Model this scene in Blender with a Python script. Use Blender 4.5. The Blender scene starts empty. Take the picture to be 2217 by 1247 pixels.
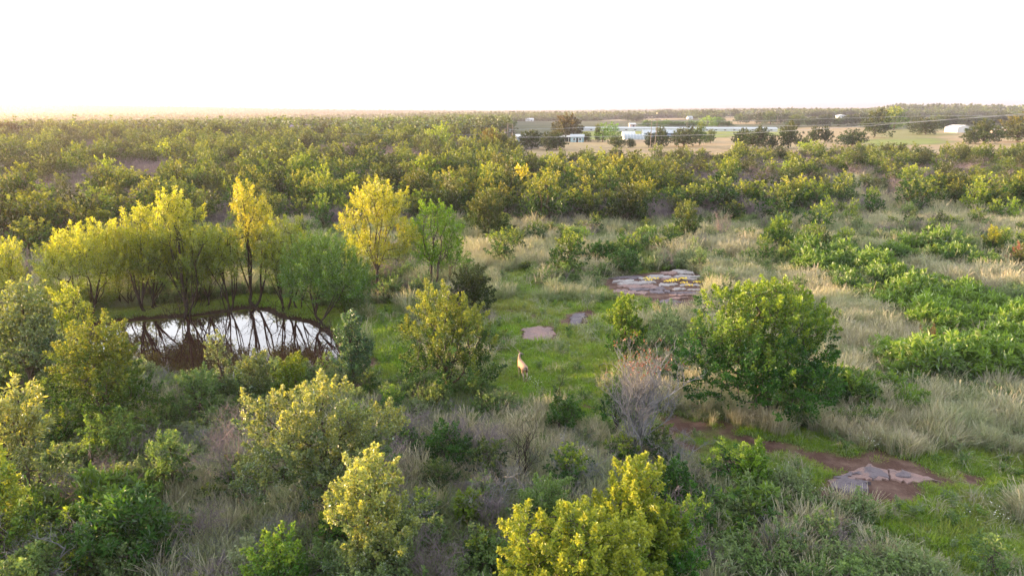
import bpy, math, random
import numpy as np
from mathutils import Vector, Matrix, noise as mnoise

R = math.radians
sc = bpy.context.scene
C = sc.collection

# ------------------------------------------------------------------ camera
CAM_Z, PITCH, FPX, CX, CY = 13.0, 14.4, 1480.0, 1108.5, 623.5
cam = bpy.data.cameras.new('camera')
cam.sensor_width = 36.0
cam.lens = FPX / 2217.0 * 36.0
cam.clip_start, cam.clip_end = 0.5, 30000
camo = bpy.data.objects.new('camera', cam)
camo.location = (0, 0, CAM_Z)
camo.rotation_euler = (R(90 - PITCH), 0, 0)
C.objects.link(camo)
sc.camera = camo

# ------------------------------------------------------------------ sky and sun
SUN_AZ, SUN_EL = 78.0, 5.5          # degrees left of the viewing direction, above the horizon
world = bpy.data.worlds.new('World')
sc.world = world
world.use_nodes = True
wn = world.node_tree
for n in list(wn.nodes): wn.nodes.remove(n)
wo = wn.nodes.new('ShaderNodeOutputWorld')
bg = wn.nodes.new('ShaderNodeBackground')
sky = wn.nodes.new('ShaderNodeTexSky')
sky.sky_type = 'NISHITA'
sky.sun_disc = False
sky.sun_elevation = R(SUN_EL)
sky.sun_rotation = R(-SUN_AZ)
sky.air_density, sky.dust_density, sky.ozone_density = 1.0, 2.5, 1.5
hs = wn.nodes.new('ShaderNodeHueSaturation')
hs.inputs['Saturation'].default_value = 0.38
wn.links.new(sky.outputs[0], hs.inputs['Color'])
veil = wn.nodes.new('ShaderNodeMix'); veil.data_type = 'RGBA'      # thin bright high cloud over the clear sky
veil.inputs[0].default_value = .45; veil.inputs[7].default_value = (1.9, 1.95, 2.15, 1)
wn.links.new(hs.outputs[0], veil.inputs[6])
wn.links.new(veil.outputs[2], bg.inputs['Color'])
bg.inputs['Strength'].default_value = 0.15
wn.links.new(bg.outputs[0], wo.inputs['Surface'])
sl = bpy.data.lights.new('sun', 'SUN')
sl.energy, sl.angle, sl.color = 2.7, R(0.6), (1.0, 0.61, 0.26)
so = bpy.data.objects.new('sun', sl)
C.objects.link(so)
sdir = Vector((-math.sin(R(SUN_AZ)) * math.cos(R(SUN_EL)), math.cos(R(SUN_AZ)) * math.cos(R(SUN_EL)), math.sin(R(SUN_EL))))
so.rotation_euler = sdir.to_track_quat('Z', 'Y').to_euler()
so.location = (-60, 20, 60)
sc.view_settings.view_transform = 'Standard'
sc.view_settings.look = 'None'
sc.view_settings.exposure = 2.85
sc.view_settings.gamma = 1.0
sc.view_settings.use_curve_mapping = False
sc.cycles.use_denoising = True
sc.cycles.sample_clamp_direct = 2.5
sc.cycles.sample_clamp_indirect = 2.0
sc.cycles.max_bounces = 6
sc.cycles.diffuse_bounces = 3
sc.cycles.glossy_bounces = 2
sc.cycles.transmission_bounces = 3
sc.cycles.transparent_max_bounces = 6
sc.cycles.volume_bounces = 0

# ------------------------------------------------------------------ pixel <-> place
cp, sp = math.cos(R(PITCH)), math.sin(R(PITCH))
def ray(px, py):
    u, v = (px - CX) / FPX, (py - CY) / FPX
    return np.array([u, cp - v * sp, -sp - v * cp])
def flat(px, py):
    d = ray(px, py)
    t = CAM_Z / -d[2]
    return (d[0] * t, d[1] * t)
def project(x, y, z):
    y_ = y * cp - (z - CAM_Z) * sp
    u = x / y_
    v = -((z - CAM_Z) * cp + y * sp) / y_
    return CX + u * FPX, CY + v * FPX
def poly(pts, z=0.0): return np.array([flat(*p) for p in pts]) * (CAM_Z - z) / CAM_Z
def inside(pg, x, y):
    x = np.asarray(x, float); y = np.asarray(y, float)
    r = np.zeros(x.shape, bool); n = len(pg); j = n - 1
    for i in range(n):
        xi, yi = pg[i]; xj, yj = pg[j]
        c = ((yi > y) != (yj > y)) & (x < (xj - xi) * (y - yi) / (yj - yi + 1e-12) + xi)
        r ^= c; j = i
    return r
def dist_line(pg, x, y, closed=True):
    x = np.asarray(x, float); y = np.asarray(y, float)
    best = np.full(x.shape, 1e9); n = len(pg)
    for i in range(n if closed else n - 1):
        a = pg[i]; b = pg[(i + 1) % n]; ab = b - a
        t = np.clip(((x - a[0]) * ab[0] + (y - a[1]) * ab[1]) / (ab @ ab + 1e-9), 0, 1)
        best = np.minimum(best, np.hypot(x - a[0] - t * ab[0], y - a[1] - t * ab[1]))
    return best
def sdf(pg, x, y):
    d = dist_line(pg, x, y)
    return np.where(inside(pg, x, y), d, -d)      # positive inside
def sstep(a, b, v):
    t = np.clip((v - a) / (b - a), 0, 1)
    return t * t * (3 - 2 * t)
_rn = np.random.RandomState(5)
_tab = _rn.rand(256, 256)
def vnoise(x, y, s=1.0, o=0.0):
    x = np.asarray(x, float) / s + 37.1 + o; y = np.asarray(y, float) / s + 11.7 + o * 1.7
    xi = np.floor(x).astype(int); yi = np.floor(y).astype(int)
    fx = x - xi; fy = y - yi
    fx = fx * fx * (3 - 2 * fx); fy = fy * fy * (3 - 2 * fy)
    g = lambda a, b: _tab[a % 256, b % 256]
    return (g(xi, yi) * (1 - fx) + g(xi + 1, yi) * fx) * (1 - fy) + (g(xi, yi + 1) * (1 - fx) + g(xi + 1, yi + 1) * fx) * fy
def fbm(x, y, s=1.0, o=0.0):
    return (vnoise(x, y, s, o) + .5 * vnoise(x, y, s / 2.1, o + 9) + .25 * vnoise(x, y, s / 4.3, o + 21)) / 1.75

# ------------------------------------------------------------------ zones, as outlines on the ground
POND = poly([(160, 722), (205, 700), (290, 692), (330, 688), (400, 684), (470, 676), (540, 664), (590, 672), (620, 686), (680, 697), (715, 716), (738, 735),
             (752, 770), (735, 800), (690, 822), (600, 838), (500, 838), (400, 828), (300, 818), (210, 790), (165, 752)], -.28)
MEADOW = [poly(p) for p in (
    [(1265, 860), (1345, 850), (1440, 905), (1560, 925), (1540, 1010), (1470, 990), (1380, 950), (1290, 905)],
    [(1080, 600), (1140, 590), (1200, 640), (1130, 660)], [(1240, 640), (1330, 640), (1400, 650), (1390, 600), (1300, 610)],
    [(1050, 655), (1120, 640), (1250, 655), (1330, 650), (1400, 640), (1440, 680), (1410, 720), (1370, 800), (1340, 830), (1345, 885), (1420, 925), (1400, 945), (1270, 905), (1150, 885), (1050, 850), (1085, 780), (1060, 700)],
    [(1440, 925), (1500, 915), (1620, 915), (1760, 930), (1900, 968), (2217, 965), (2300, 1000), (2300, 1290), (2120, 1260), (1980, 1205), (1800, 1110), (1640, 1075), (1520, 1020), (1440, 975)],
    [(800, 668), (880, 662), (910, 740), (880, 800), (820, 860), (770, 850), (800, 760), (770, 700)],
    [(1370, 520), (1430, 560), (1410, 590), (1370, 585)], [(1560, 460), (1610, 470), (1590, 500), (1555, 480)])]
SOIL_LINES = [(np.array([flat(*p) for p in l]), w) for l, w in (
    ([(1430, 925), (1530, 935), (1640, 955), (1720, 975), (1830, 993), (1920, 1003), (1990, 1020), (2060, 1040), (2110, 1052)], 0.85),
    ([(1440, 950), (1500, 965), (1560, 985), (1600, 1010)], 0.6),
    ([(1705, 1070), (1760, 1075), (1800, 1080), (1900, 1075), (1980, 1060)], 0.5),
    ([(1840, 1145), (1900, 1155), (1960, 1180), (2000, 1210)], 0.5),
    ([(1120, 680), (1190, 700), (1230, 700), (1265, 680), (1275, 672)], 0.55),
    ([(1270, 880), (1320, 890), (1420, 925)], 0.28), ([(1130, 810), (1180, 850), (1240, 860), (1290, 885)], 0.2),
    ([(1070, 842), (1110, 850), (1150, 845)], 0.3), ([(760, 850), (790, 820), (800, 770)], 0.4))]
ROCKZ = [poly(p) for p in (
    [(1300, 605), (1360, 596), (1420, 588), (1475, 586), (1520, 600), (1522, 640), (1490, 675), (1425, 678), (1400, 645), (1335, 640)],
    [(1130, 712), (1195, 708), (1205, 735), (1160, 745), (1130, 738)],
    [(1785, 1040), (1880, 1005), (1960, 1010), (2045, 1042), (1900, 1060), (1850, 1075), (1795, 1068)],
    [(1230, 683), (1272, 676), (1262, 705), (1235, 706)])]
DRY = [(1070, 572, 95, 34, 1.0), (1225, 535, 90, 26, .8), (1150, 500, 70, 12, .9), (1300, 497, 110, 12, .7), (1180, 560, 70, 30, .9), (1480, 545, 90, 14, 1.0), (1590, 548, 110, 20, 1.0), (1500, 515, 90, 10, .7), (1760, 500, 90, 14, .8),
       (1920, 500, 90, 12, .7), (1930, 545, 80, 18, .5), (2110, 480, 120, 14, .9), (2180, 500, 60, 20, 1.0), (2000, 590, 60, 12, .5), (2140, 620, 110, 26, 1.0), (2060, 605, 50, 18, .8),
       (1790, 655, 60, 22, 1.0), (1870, 700, 85, 26, 1.0), (1950, 720, 75, 22, 1.0), (1840, 745, 70, 30, .7), (1540, 660, 60, 26, .9), (1500, 685, 40, 14, .5), (1610, 610, 60, 16, .8), (1250, 590, 70, 16, .6),
       (1880, 800, 60, 34, .5), (1960, 880, 120, 34, .55), (2070, 925, 80, 28, .8), (1860, 915, 60, 16, .5), (2190, 850, 60, 50, .5), (1255, 925, 40, 22, .6), (560, 1050, 40, 30, .6), (425, 1075, 70, 36, .7),
       (1760, 1150, 50, 30, .7), (1690, 1190, 80, 40, .6), (1880, 1225, 90, 22, .7), (1580, 1130, 50, 40, .4), (980, 1050, 40, 30, .5), (640, 500, 60, 16, .8), (930, 1120, 30, 40, .5), (1730, 620, 60, 12, .6),
       (1560, 690, 60, 40, .6), (1140, 930, 50, 40, .5), (1960, 440, 120, 14, .8), (1840, 400, 60, 12, .8), (2170, 930, 60, 30, .6), (340, 900, 40, 30, .5), (140, 880, 40, 30, .5)]
DRYW = []
for (a, b, rx, ry, s) in DRY:
    c = np.array(flat(a, b)); e = np.array(flat(a + rx, b)); t = np.array(flat(a, b - ry)); u = np.array(flat(a, b + ry))
    DRYW.append((c[0], (t[1] + u[1]) / 2, abs(e[0] - c[0]), abs(t[1] - u[1]) / 2, s))
def dryness(x, y):
    v = np.zeros(np.shape(x))
    for (a, b, rx, ry, s) in DRYW:
        v = np.maximum(v, s * np.clip(1.6 - 1.3 * np.sqrt(((x - a) / rx) ** 2 + ((y - b) / ry) ** 2), 0, 1))
    return v
def meadowness(x, y):
    v = np.zeros(np.shape(x))
    for p in MEADOW: v = np.maximum(v, sstep(-.6, .6, sdf(p, x, y) + (fbm(x, y, 2.2) - .5) * 3.2 + (fbm(x, y, .7, 8) - .5) * 1.0))
    return v
def soilness(x, y):
    v = np.zeros(np.shape(x)); nz = (fbm(x, y, .9, 3) - .5) * 1.5
    for l, w in SOIL_LINES: v = np.maximum(v, 1 - sstep(w * .5, w * 1.3, dist_line(l, x, y, False) + nz * w * 2.2))
    for p in ROCKZ: v = np.maximum(v, sstep(-.45, .0, sdf(p, x, y) + nz * .6))
    return v

# ------------------------------------------------------------------ ground height
def T(x, y):
    x = np.asarray(x, float); y = np.asarray(y, float)
    D = np.hypot(x, y)
    z = (fbm(x, y, 9.0) - .5) * .45 + (fbm(x, y, 2.3, 4) - .5) * .12
    z = z * (1 - sstep(120, 250, D)) * sstep(-30, -5, y + 20)
    d = sdf(POND, x, y)
    z = z * (1 - sstep(-3, 0, d))
    z = z - .25 * sstep(-1.2, .15, d) - .9 * sstep(0, 4, d)
    z = z * 1.0
    for p in ROCKZ[:1] + ROCKZ[2:3]:
        z = z + .12 * sstep(-1, 1.0, sdf(p, x, y))
    far = sstep(500, 1200, D)
    az = x / np.maximum(np.abs(y), 1.0)
    z = z + far * (fbm(x, y, 700.0, 2) - .5) * 9
    z = z - sstep(350, 1200, D) * 7 * sstep(-.05, -.25, az) * (1 - sstep(2200, 3400, D))
    z = z + sstep(3000, 4400, D) * (8 + 30 * sstep(-.15, -.65, az) + 7 * sstep(.05, .3, az) + 5 * fbm(x, y, 1500, 7)) 
    z = z + (11 * sstep(.48, .56, az) - 4 * sstep(.60, .80, az)) * sstep(1300, 1850, D) * (1 - sstep(2300, 3300, D)) * (y > 0)
    z = z + 5.0 * sstep(.15, .4, az) * sstep(700, 1100, D)
    return z
def T1(x, y): return float(T(np.array([x]), np.array([y]))[0])
def place(px, py):
    x, y = flat(px, py)
    for _ in range(6):
        d = ray(px, py); t = (CAM_Z - T1(x, y)) / -d[2]
        x, y = d[0] * t, d[1] * t
    return x, y, T1(x, y)
def size_of(px, base, top, wpx):
    """place of the foot, height and width in metres of a thing seen from pixel row base up to row top and wpx wide"""
    x, y, z = place(px, base)
    d = ray(px, top); h = CAM_Z + d[2] * (y / d[1]) - z
    mid = (base + top) / 2; dm = ray(px, mid); t = y / dm[1]
    return x, y, z, h, wpx / FPX * t

# ------------------------------------------------------------------ scene helpers
def tag(o, label=None, cat=None, group=None, kind=None):
    if label: o['label'] = label
    if cat: o['category'] = cat
    if group: o['group'] = group
    if kind: o['kind'] = kind
    return o
def empty(name, loc=(0, 0, 0), rz=0.0, label=None, cat=None, group=None):
    o = bpy.data.objects.new(name, None); C.objects.link(o)
    o.location = loc; o.rotation_euler = (0, 0, rz); o.empty_display_size = .3
    return tag(o, label, cat, group)
def link(name, me, mat=None, parent=None, coll=None):
    o = bpy.data.objects.new(name, me); (coll or C).objects.link(o)
    if mat and not me.materials: me.materials.append(mat)
    if parent: o.parent = parent
    return o
def mesh_np(name, V, F4=None, F3=None, attrs=None, mat=None, smooth=False):
    V = np.asarray(V, np.float32)
    me = bpy.data.meshes.new(name)
    fs = []
    tot = []
    if F4 is not None and len(F4): fs.append(np.asarray(F4, np.int32).ravel()); tot.append(np.full(len(F4), 4, np.int32))
    if F3 is not None and len(F3): fs.append(np.asarray(F3, np.int32).ravel()); tot.append(np.full(len(F3), 3, np.int32))
    me.vertices.add(len(V)); me.vertices.foreach_set('co', V.ravel())
    if fs:
        L = np.concatenate(fs); t = np.concatenate(tot)
        me.loops.add(len(L)); me.loops.foreach_set('vertex_index', L)
        me.polygons.add(len(t))
        me.polygons.foreach_set('loop_start', np.concatenate([[0], np.cumsum(t)[:-1]]).astype(np.int32))
        if smooth: me.polygons.foreach_set('use_smooth', np.ones(len(t), bool))
    me.update(calc_edges=True)
    for k, v in (attrs or {}).items():
        v = np.asarray(v, np.float32)
        if v.ndim == 1: a = me.attributes.new(k, 'FLOAT', 'POINT'); a.data.foreach_set('value', v)
        else: a = me.attributes.new(k, 'FLOAT_COLOR', 'POINT'); a.data.foreach_set('color', v.ravel())
    if mat: me.materials.append(mat)
    return me
def norm(a): return a / np.maximum(np.linalg.norm(a, axis=-1, keepdims=True), 1e-9)
class Box:
    """collects boxes, prisms and tubes into one mesh"""
    def __init__(s): s.v = []; s.f = []
    def quadbox(s, x0, x1, y0, y1, z0, z1):
        b = len(s.v)
        s.v += [(x0, y0, z0), (x1, y0, z0), (x1, y1, z0), (x0, y1, z0), (x0, y0, z1), (x1, y0, z1), (x1, y1, z1), (x0, y1, z1)]
        s.f += [tuple(b + i for i in q) for q in ((0, 3, 2, 1), (4, 5, 6, 7), (0, 1, 5, 4), (1, 2, 6, 5), (2, 3, 7, 6), (3, 0, 4, 7))]
        return s
    def prism(s, prof, x0, x1):
        """profile in y,z swept along x"""
        b = len(s.v); n = len(prof)
        s.v += [(x0, p[0], p[1]) for p in prof] + [(x1, p[0], p[1]) for p in prof]
        s.f += [tuple(b + i for i in range(n))[::-1], tuple(b + n + i for i in range(n))]
        s.f += [(b + i, b + (i + 1) % n, b + n + (i + 1) % n, b + n + i) for i in range(n)]
        return s
    def tube(s, a, c, r0, r1=None, k=8):
        a = Vector(a); c = Vector(c); r1 = r0 if r1 is None else r1
        d = (c - a).normalized(); u = d.orthogonal().normalized(); w = d.cross(u); b = len(s.v)
        for p, r in ((a, r0), (c, r1)):
            s.v += [tuple(p + (u * math.cos(i * 2 * math.pi / k) + w * math.sin(i * 2 * math.pi / k)) * r) for i in range(k)]
        s.f += [(b + i, b + (i + 1) % k, b + k + (i + 1) % k, b + k + i) for i in range(k)]
        s.f += [tuple(b + i for i in range(k))[::-1], tuple(b + k + i for i in range(k))]
        return s
    def mesh(s, name, mat):
        me = bpy.data.meshes.new(name); me.from_pydata(s.v, [], s.f); me.update(); me.materials.append(mat); return me
    def obj(s, name, mat, parent=None): return link(name, s.mesh(name, mat), None, parent)

# ------------------------------------------------------------------ materials
def new_mat(name):
    m = bpy.data.materials.new(name); m.use_nodes = True
    nt = m.node_tree
    for n in list(nt.nodes): nt.nodes.remove(n)
    return m, nt, nt.nodes.new('ShaderNodeOutputMaterial')
def N(nt, t, **kw):
    n = nt.nodes.new(t)
    for k, v in kw.items(): setattr(n, k, v)
    return n
def mixc(nt, fac, a, b, mode='MIX'):
    m = N(nt, 'ShaderNodeMix', data_type='RGBA', blend_type=mode)
    for s, v in ((0, fac), (6, a), (7, b)):
        if isinstance(v, bpy.types.NodeSocket): nt.links.new(v, m.inputs[s])
        elif v is not None: m.inputs[s].default_value = v if s == 0 else (*v, 1) if len(v) == 3 else v
    return m.outputs[2]
def math_(nt, op, a, b=0.0, clamp=False):
    m = N(nt, 'ShaderNodeMath', operation=op, use_clamp=clamp)
    for i, v in enumerate((a, b)):
        if isinstance(v, bpy.types.NodeSocket): nt.links.new(v, m.inputs[i])
        else: m.inputs[i].default_value = v
    return m.outputs[0]
def attr(nt, name, kind='GEOMETRY', out='Fac'):
    a = N(nt, 'ShaderNodeAttribute', attribute_name=name, attribute_type=kind)
    return a.outputs[out]
def nz(nt, scale, detail=4, coord=None, rough=.55):
    t = N(nt, 'ShaderNodeTexNoise'); t.inputs['Scale'].default_value = scale; t.inputs['Detail'].default_value = detail; t.inputs['Roughness'].default_value = rough
    if coord is not None: nt.links.new(coord, t.inputs['Vector'])
    return t.outputs[0]
def ramp(nt, src, a, b):
    m = N(nt, 'ShaderNodeMapRange'); nt.links.new(src, m.inputs[0]); m.inputs[1].default_value = a; m.inputs[2].default_value = b
    return m.outputs[0]
def leaf_mat(name, dark, mid, young, other=None, transl=.42, rough=.75, spec=.16, backc=None):
    """tone/young: per-leaf attributes; object colour tints a single tree, the instancer's tint one of a mass"""
    m, nt, out = new_mat(name)
    col = mixc(nt, attr(nt, 'tone'), dark, mid)
    col = mixc(nt, attr(nt, 'young'), col, young)
    if other: col = mixc(nt, attr(nt, 'tint', 'INSTANCER'), col, other)
    oi = N(nt, 'ShaderNodeObjectInfo')
    col = mixc(nt, 1.0, col, oi.outputs['Color'], 'MULTIPLY')
    d = N(nt, 'ShaderNodeBsdfDiffuse'); t = N(nt, 'ShaderNodeBsdfTranslucent'); g = N(nt, 'ShaderNodeBsdfGlossy')
    nt.links.new(col, d.inputs[0])
    tc = mixc(nt, 1.0, col, (1.6, 1.65, .65), 'MULTIPLY')
    nt.links.new(tc, t.inputs[0])
    g.inputs['Roughness'].default_value = rough; g.inputs[0].default_value = (.9, .95, 1, 1)
    m1 = N(nt, 'ShaderNodeMixShader'); m1.inputs[0].default_value = transl
    nt.links.new(d.outputs[0], m1.inputs[1]); nt.links.new(t.outputs[0], m1.inputs[2])
    fr = N(nt, 'ShaderNodeFresnel'); fr.inputs[0].default_value = 1.38
    m2 = N(nt, 'ShaderNodeMixShader'); nt.links.new(math_(nt, 'MULTIPLY', fr.outputs[0], spec), m2.inputs[0])
    nt.links.new(m1.outputs[0], m2.inputs[1]); nt.links.new(g.outputs[0], m2.inputs[2])
    nt.links.new(m2.outputs[0], out.inputs[0])
    return m
def simple(name, col, rough=.7, var=.25, scale=3.0, metal=0.0, bump=0.0, col2=None):
    m, nt, out = new_mat(name)
    tc = N(nt, 'ShaderNodeTexCoord')
    n = nz(nt, scale, 5, tc.outputs['Object'])
    c = mixc(nt, ramp(nt, n, .3, .7), tuple(k * (1 - var) for k in col), col2 or tuple(min(1, k * (1 + var)) for k in col))
    p = N(nt, 'ShaderNodeBsdfPrincipled'); nt.links.new(c, p.inputs['Base Color'])
    p.inputs['Roughness'].default_value = rough; p.inputs['Metallic'].default_value = metal
    if bump:
        b = N(nt, 'ShaderNodeBump'); b.inputs['Strength'].default_value = bump; b.inputs['Distance'].default_value = .02
        nt.links.new(nz(nt, scale * 6, 5, tc.outputs['Object']), b.inputs['Height']); nt.links.new(b.outputs[0], p.inputs['Normal'])
    nt.links.new(p.outputs[0], out.inputs[0])
    return m
M = {}
M['oak'] = leaf_mat('oak_leaves', (.020, .052, .014), (.060, .125, .028), (.33, .33, .045), (.11, .16, .03), transl=.3)
M['oakgrey'] = leaf_mat('grey_green_oak_leaves', (.055, .10, .045), (.16, .22, .10), (.42, .40, .10), (.2, .2, .05), spec=.35, rough=.7)
M['oakbright'] = leaf_mat('bright_oak_leaves', (.07, .13, .02), (.16, .25, .035), (.38, .39, .05))
M['willow'] = leaf_mat('willow_leaves', (.10, .15, .022), (.22, .29, .035), (.50, .48, .045), transl=.5, spec=.25)
M['willowgreen'] = leaf_mat('green_willow_leaves', (.05, .12, .02), (.12, .24, .03), (.30, .38, .03), transl=.5, spec=.25)
M['dark'] = leaf_mat('dark_olive_leaves', (.022, .045, .016), (.052, .085, .028), (.15, .14, .045), (.09, .1, .035))
M['sumac'] = leaf_mat('sumac_leaves', (.035, .09, .02), (.08, .17, .04), (.22, .32, .05), (.20, .31, .05), transl=.4, spec=.2)
M['juniper'] = leaf_mat('juniper_needles', (.02, .045, .016), (.04, .08, .025), (.07, .12, .03), transl=.1)
M['weed'] = leaf_mat('weed_leaves', (.06, .12, .04), (.14, .22, .08), (.27, .36, .11), (.24, .28, .17), transl=.35)
M['grass'] = leaf_mat('green_grass', (.11, .21, .02), (.21, .35, .03), (.34, .45, .05), (.30, .30, .10), transl=.4, spec=.25)
M['tallgrass'] = leaf_mat('grey_green_grass', (.09, .16, .05), (.19, .26, .10), (.36, .38, .19), (.27, .28, .16), transl=.35, spec=.15)
M['dry'] = leaf_mat('dry_grass', (.27, .24, .18), (.46, .42, .36), (.64, .56, .49), (.27, .31, .20), transl=.3, spec=.15)
M['redleaf'] = leaf_mat('withered_red_leaves', (.18, .06, .05), (.30, .11, .08), (.38, .17, .11), transl=.3)
M['bark'] = simple('grey_brown_bark', (.075, .058, .048), .9, .4, 6, bump=.4)
M['darkbark'] = simple('wet_dark_bark', (.028, .019, .016), .8, .4, 6, bump=.4)
M['twig'] = simple('bleached_dead_twigs', (.20, .20, .215), .9, .35, 4)
M['purpletwig'] = simple('purplish_bare_twigs', (.21, .17, .185), .9, .35, 4)

# ------------------------------------------------------------------ plant builders
def leaf_quads(P, L, Nn, size, aspect, fold=.12):
    L = norm(L); W = norm(np.cross(L, Nn)); Up = np.cross(W, L)
    s = size[:, None]
    V = np.empty((len(P), 4, 3))
    V[:, 0] = P; V[:, 2] = P + L * s
    mid = P + L * s * .52 + Up * s * fold
    V[:, 1] = mid + W * s * aspect * .5; V[:, 3] = mid - W * s * aspect * .5
    return V.reshape(-1, 3), np.arange(len(P) * 4).reshape(-1, 4)
def tubes(A, B, r0, r1, k=4):
    A = np.asarray(A, float); B = np.asarray(B, float); r0 = np.asarray(r0); r1 = np.asarray(r1)
    D = norm(B - A); ref = np.where(np.abs(D[:, 2:3]) > .9, [[1., 0, 0]], [[0, 0, 1.]])
    U = norm(np.cross(D, ref)); W = np.cross(D, U); n = len(A)
    V = np.empty((n, 2 * k, 3))
    for i in range(k):
        o = U * math.cos(2 * math.pi * i / k) + W * math.sin(2 * math.pi * i / k)
        V[:, i] = A + o * r0[:, None]; V[:, k + i] = B + o * r1[:, None]
    b = (np.arange(n) * 2 * k)[:, None]
    F = np.concatenate([np.stack([b[:, 0] + i, b[:, 0] + (i + 1) % k, b[:, 0] + k + (i + 1) % k, b[:, 0] + k + i], 1) for i in range(k)])
    return V.reshape(-1, 3), F
def skeleton(rng, h, w, lobes, clumps, fork, stems, rtrunk, wob=.05, lean=None):
    nodes = []; par = []
    def add(p, q): nodes.append(np.array(p, float)); par.append(q); return len(nodes) - 1
    forks = []
    for s in range(stems):
        a = rng.rand() * 6.28; off = 0 if stems == 1 else .03 * w + .05
        base = np.array([0, 0, -.25]); i = add(base, -1)
        top = np.array([math.cos(a) * off * 2.5, math.sin(a) * off * 2.5, fork * h]) if stems > 1 else np.array([0, 0, fork * h])
        if lean is not None: top = top + np.array(lean) * fork * h
        for t in (.3, .6, 1.0):
            p = base * (1 - t) + top * t + np.append(rng.randn(2) * wob * w * .5, 0) * (t < 1); i = add(p, i)
        forks.append(i)
    for lb in lobes:
        c = np.array(lb[:3]); f = min(forks, key=lambda k: np.linalg.norm(nodes[k][:2] - c[:2])); i = f; s = nodes[f]
        for t in (.33, .66, .95):
            p = s + (c - s) * t; p[2] += math.sin(t * 3.14) * .06 * h * (1 if c[2] < .6 * h else -.3)
            i = add(p + rng.randn(3) * .03 * w, i)
    order = np.argsort([np.hypot(c[0], c[1]) + .5 * abs(c[2] - fork * h) for c in clumps])
    for ci in order:
        c = clumps[ci]; nn = np.array(nodes); d = np.linalg.norm(nn - c, axis=1) + np.maximum(0, nn[:, 2] - c[2]) * 1.0
        d[:stems * 3] += 10 if len(nn) > 8 else 0
        i = int(np.argmin(d)); s = nodes[i]; m = (s + c) / 2 + rng.randn(3) * .04 * np.linalg.norm(c - s); m[2] -= .05 * np.linalg.norm(c - s)
        i = add(m, i); add(c, i)
    nodes = np.array(nodes); par = np.array(par); cnt = np.ones(len(nodes))
    for i in range(len(nodes) - 1, -1, -1):
        if par[i] >= 0: cnt[par[i]] += cnt[i]
    r = rtrunk * (cnt / cnt.max()) ** .48
    r[par < 0] *= 1.35
    k = np.where(par >= 0)[0]
    return nodes[par[k]], nodes[k], np.minimum(r[par[k]], r[k] * 1.6), r[k]
def auto_lobes(rng, h, w, n=6, low=.28, style='oak'):
    L = []
    for i in range(n):
        t = i / max(1, n - 1); z = h * (low + (.90 - low - .08) * t)
        env = (1 - .55 * max(0, t - .35) ** 1.0) if style == 'oak' else math.sqrt(max(.05, 1 - (t * .92) ** 2))
        r = w * (.19 + .10 * rng.rand()) * (1.05 - .25 * t)
        off = max(0, w * .5 * env - r) * (.55 + .45 * rng.rand()) if i < n - 1 else w * .06
        a = i * 2.4 + rng.rand() * 1.2
        L.append((math.cos(a) * off, math.sin(a) * off, z, r, r, r * (.75 + .4 * rng.rand()) * min(1.3, h / w)))
    L.append((0, 0, h * .55, w * .27, w * .27, h * .28))
    return L
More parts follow.
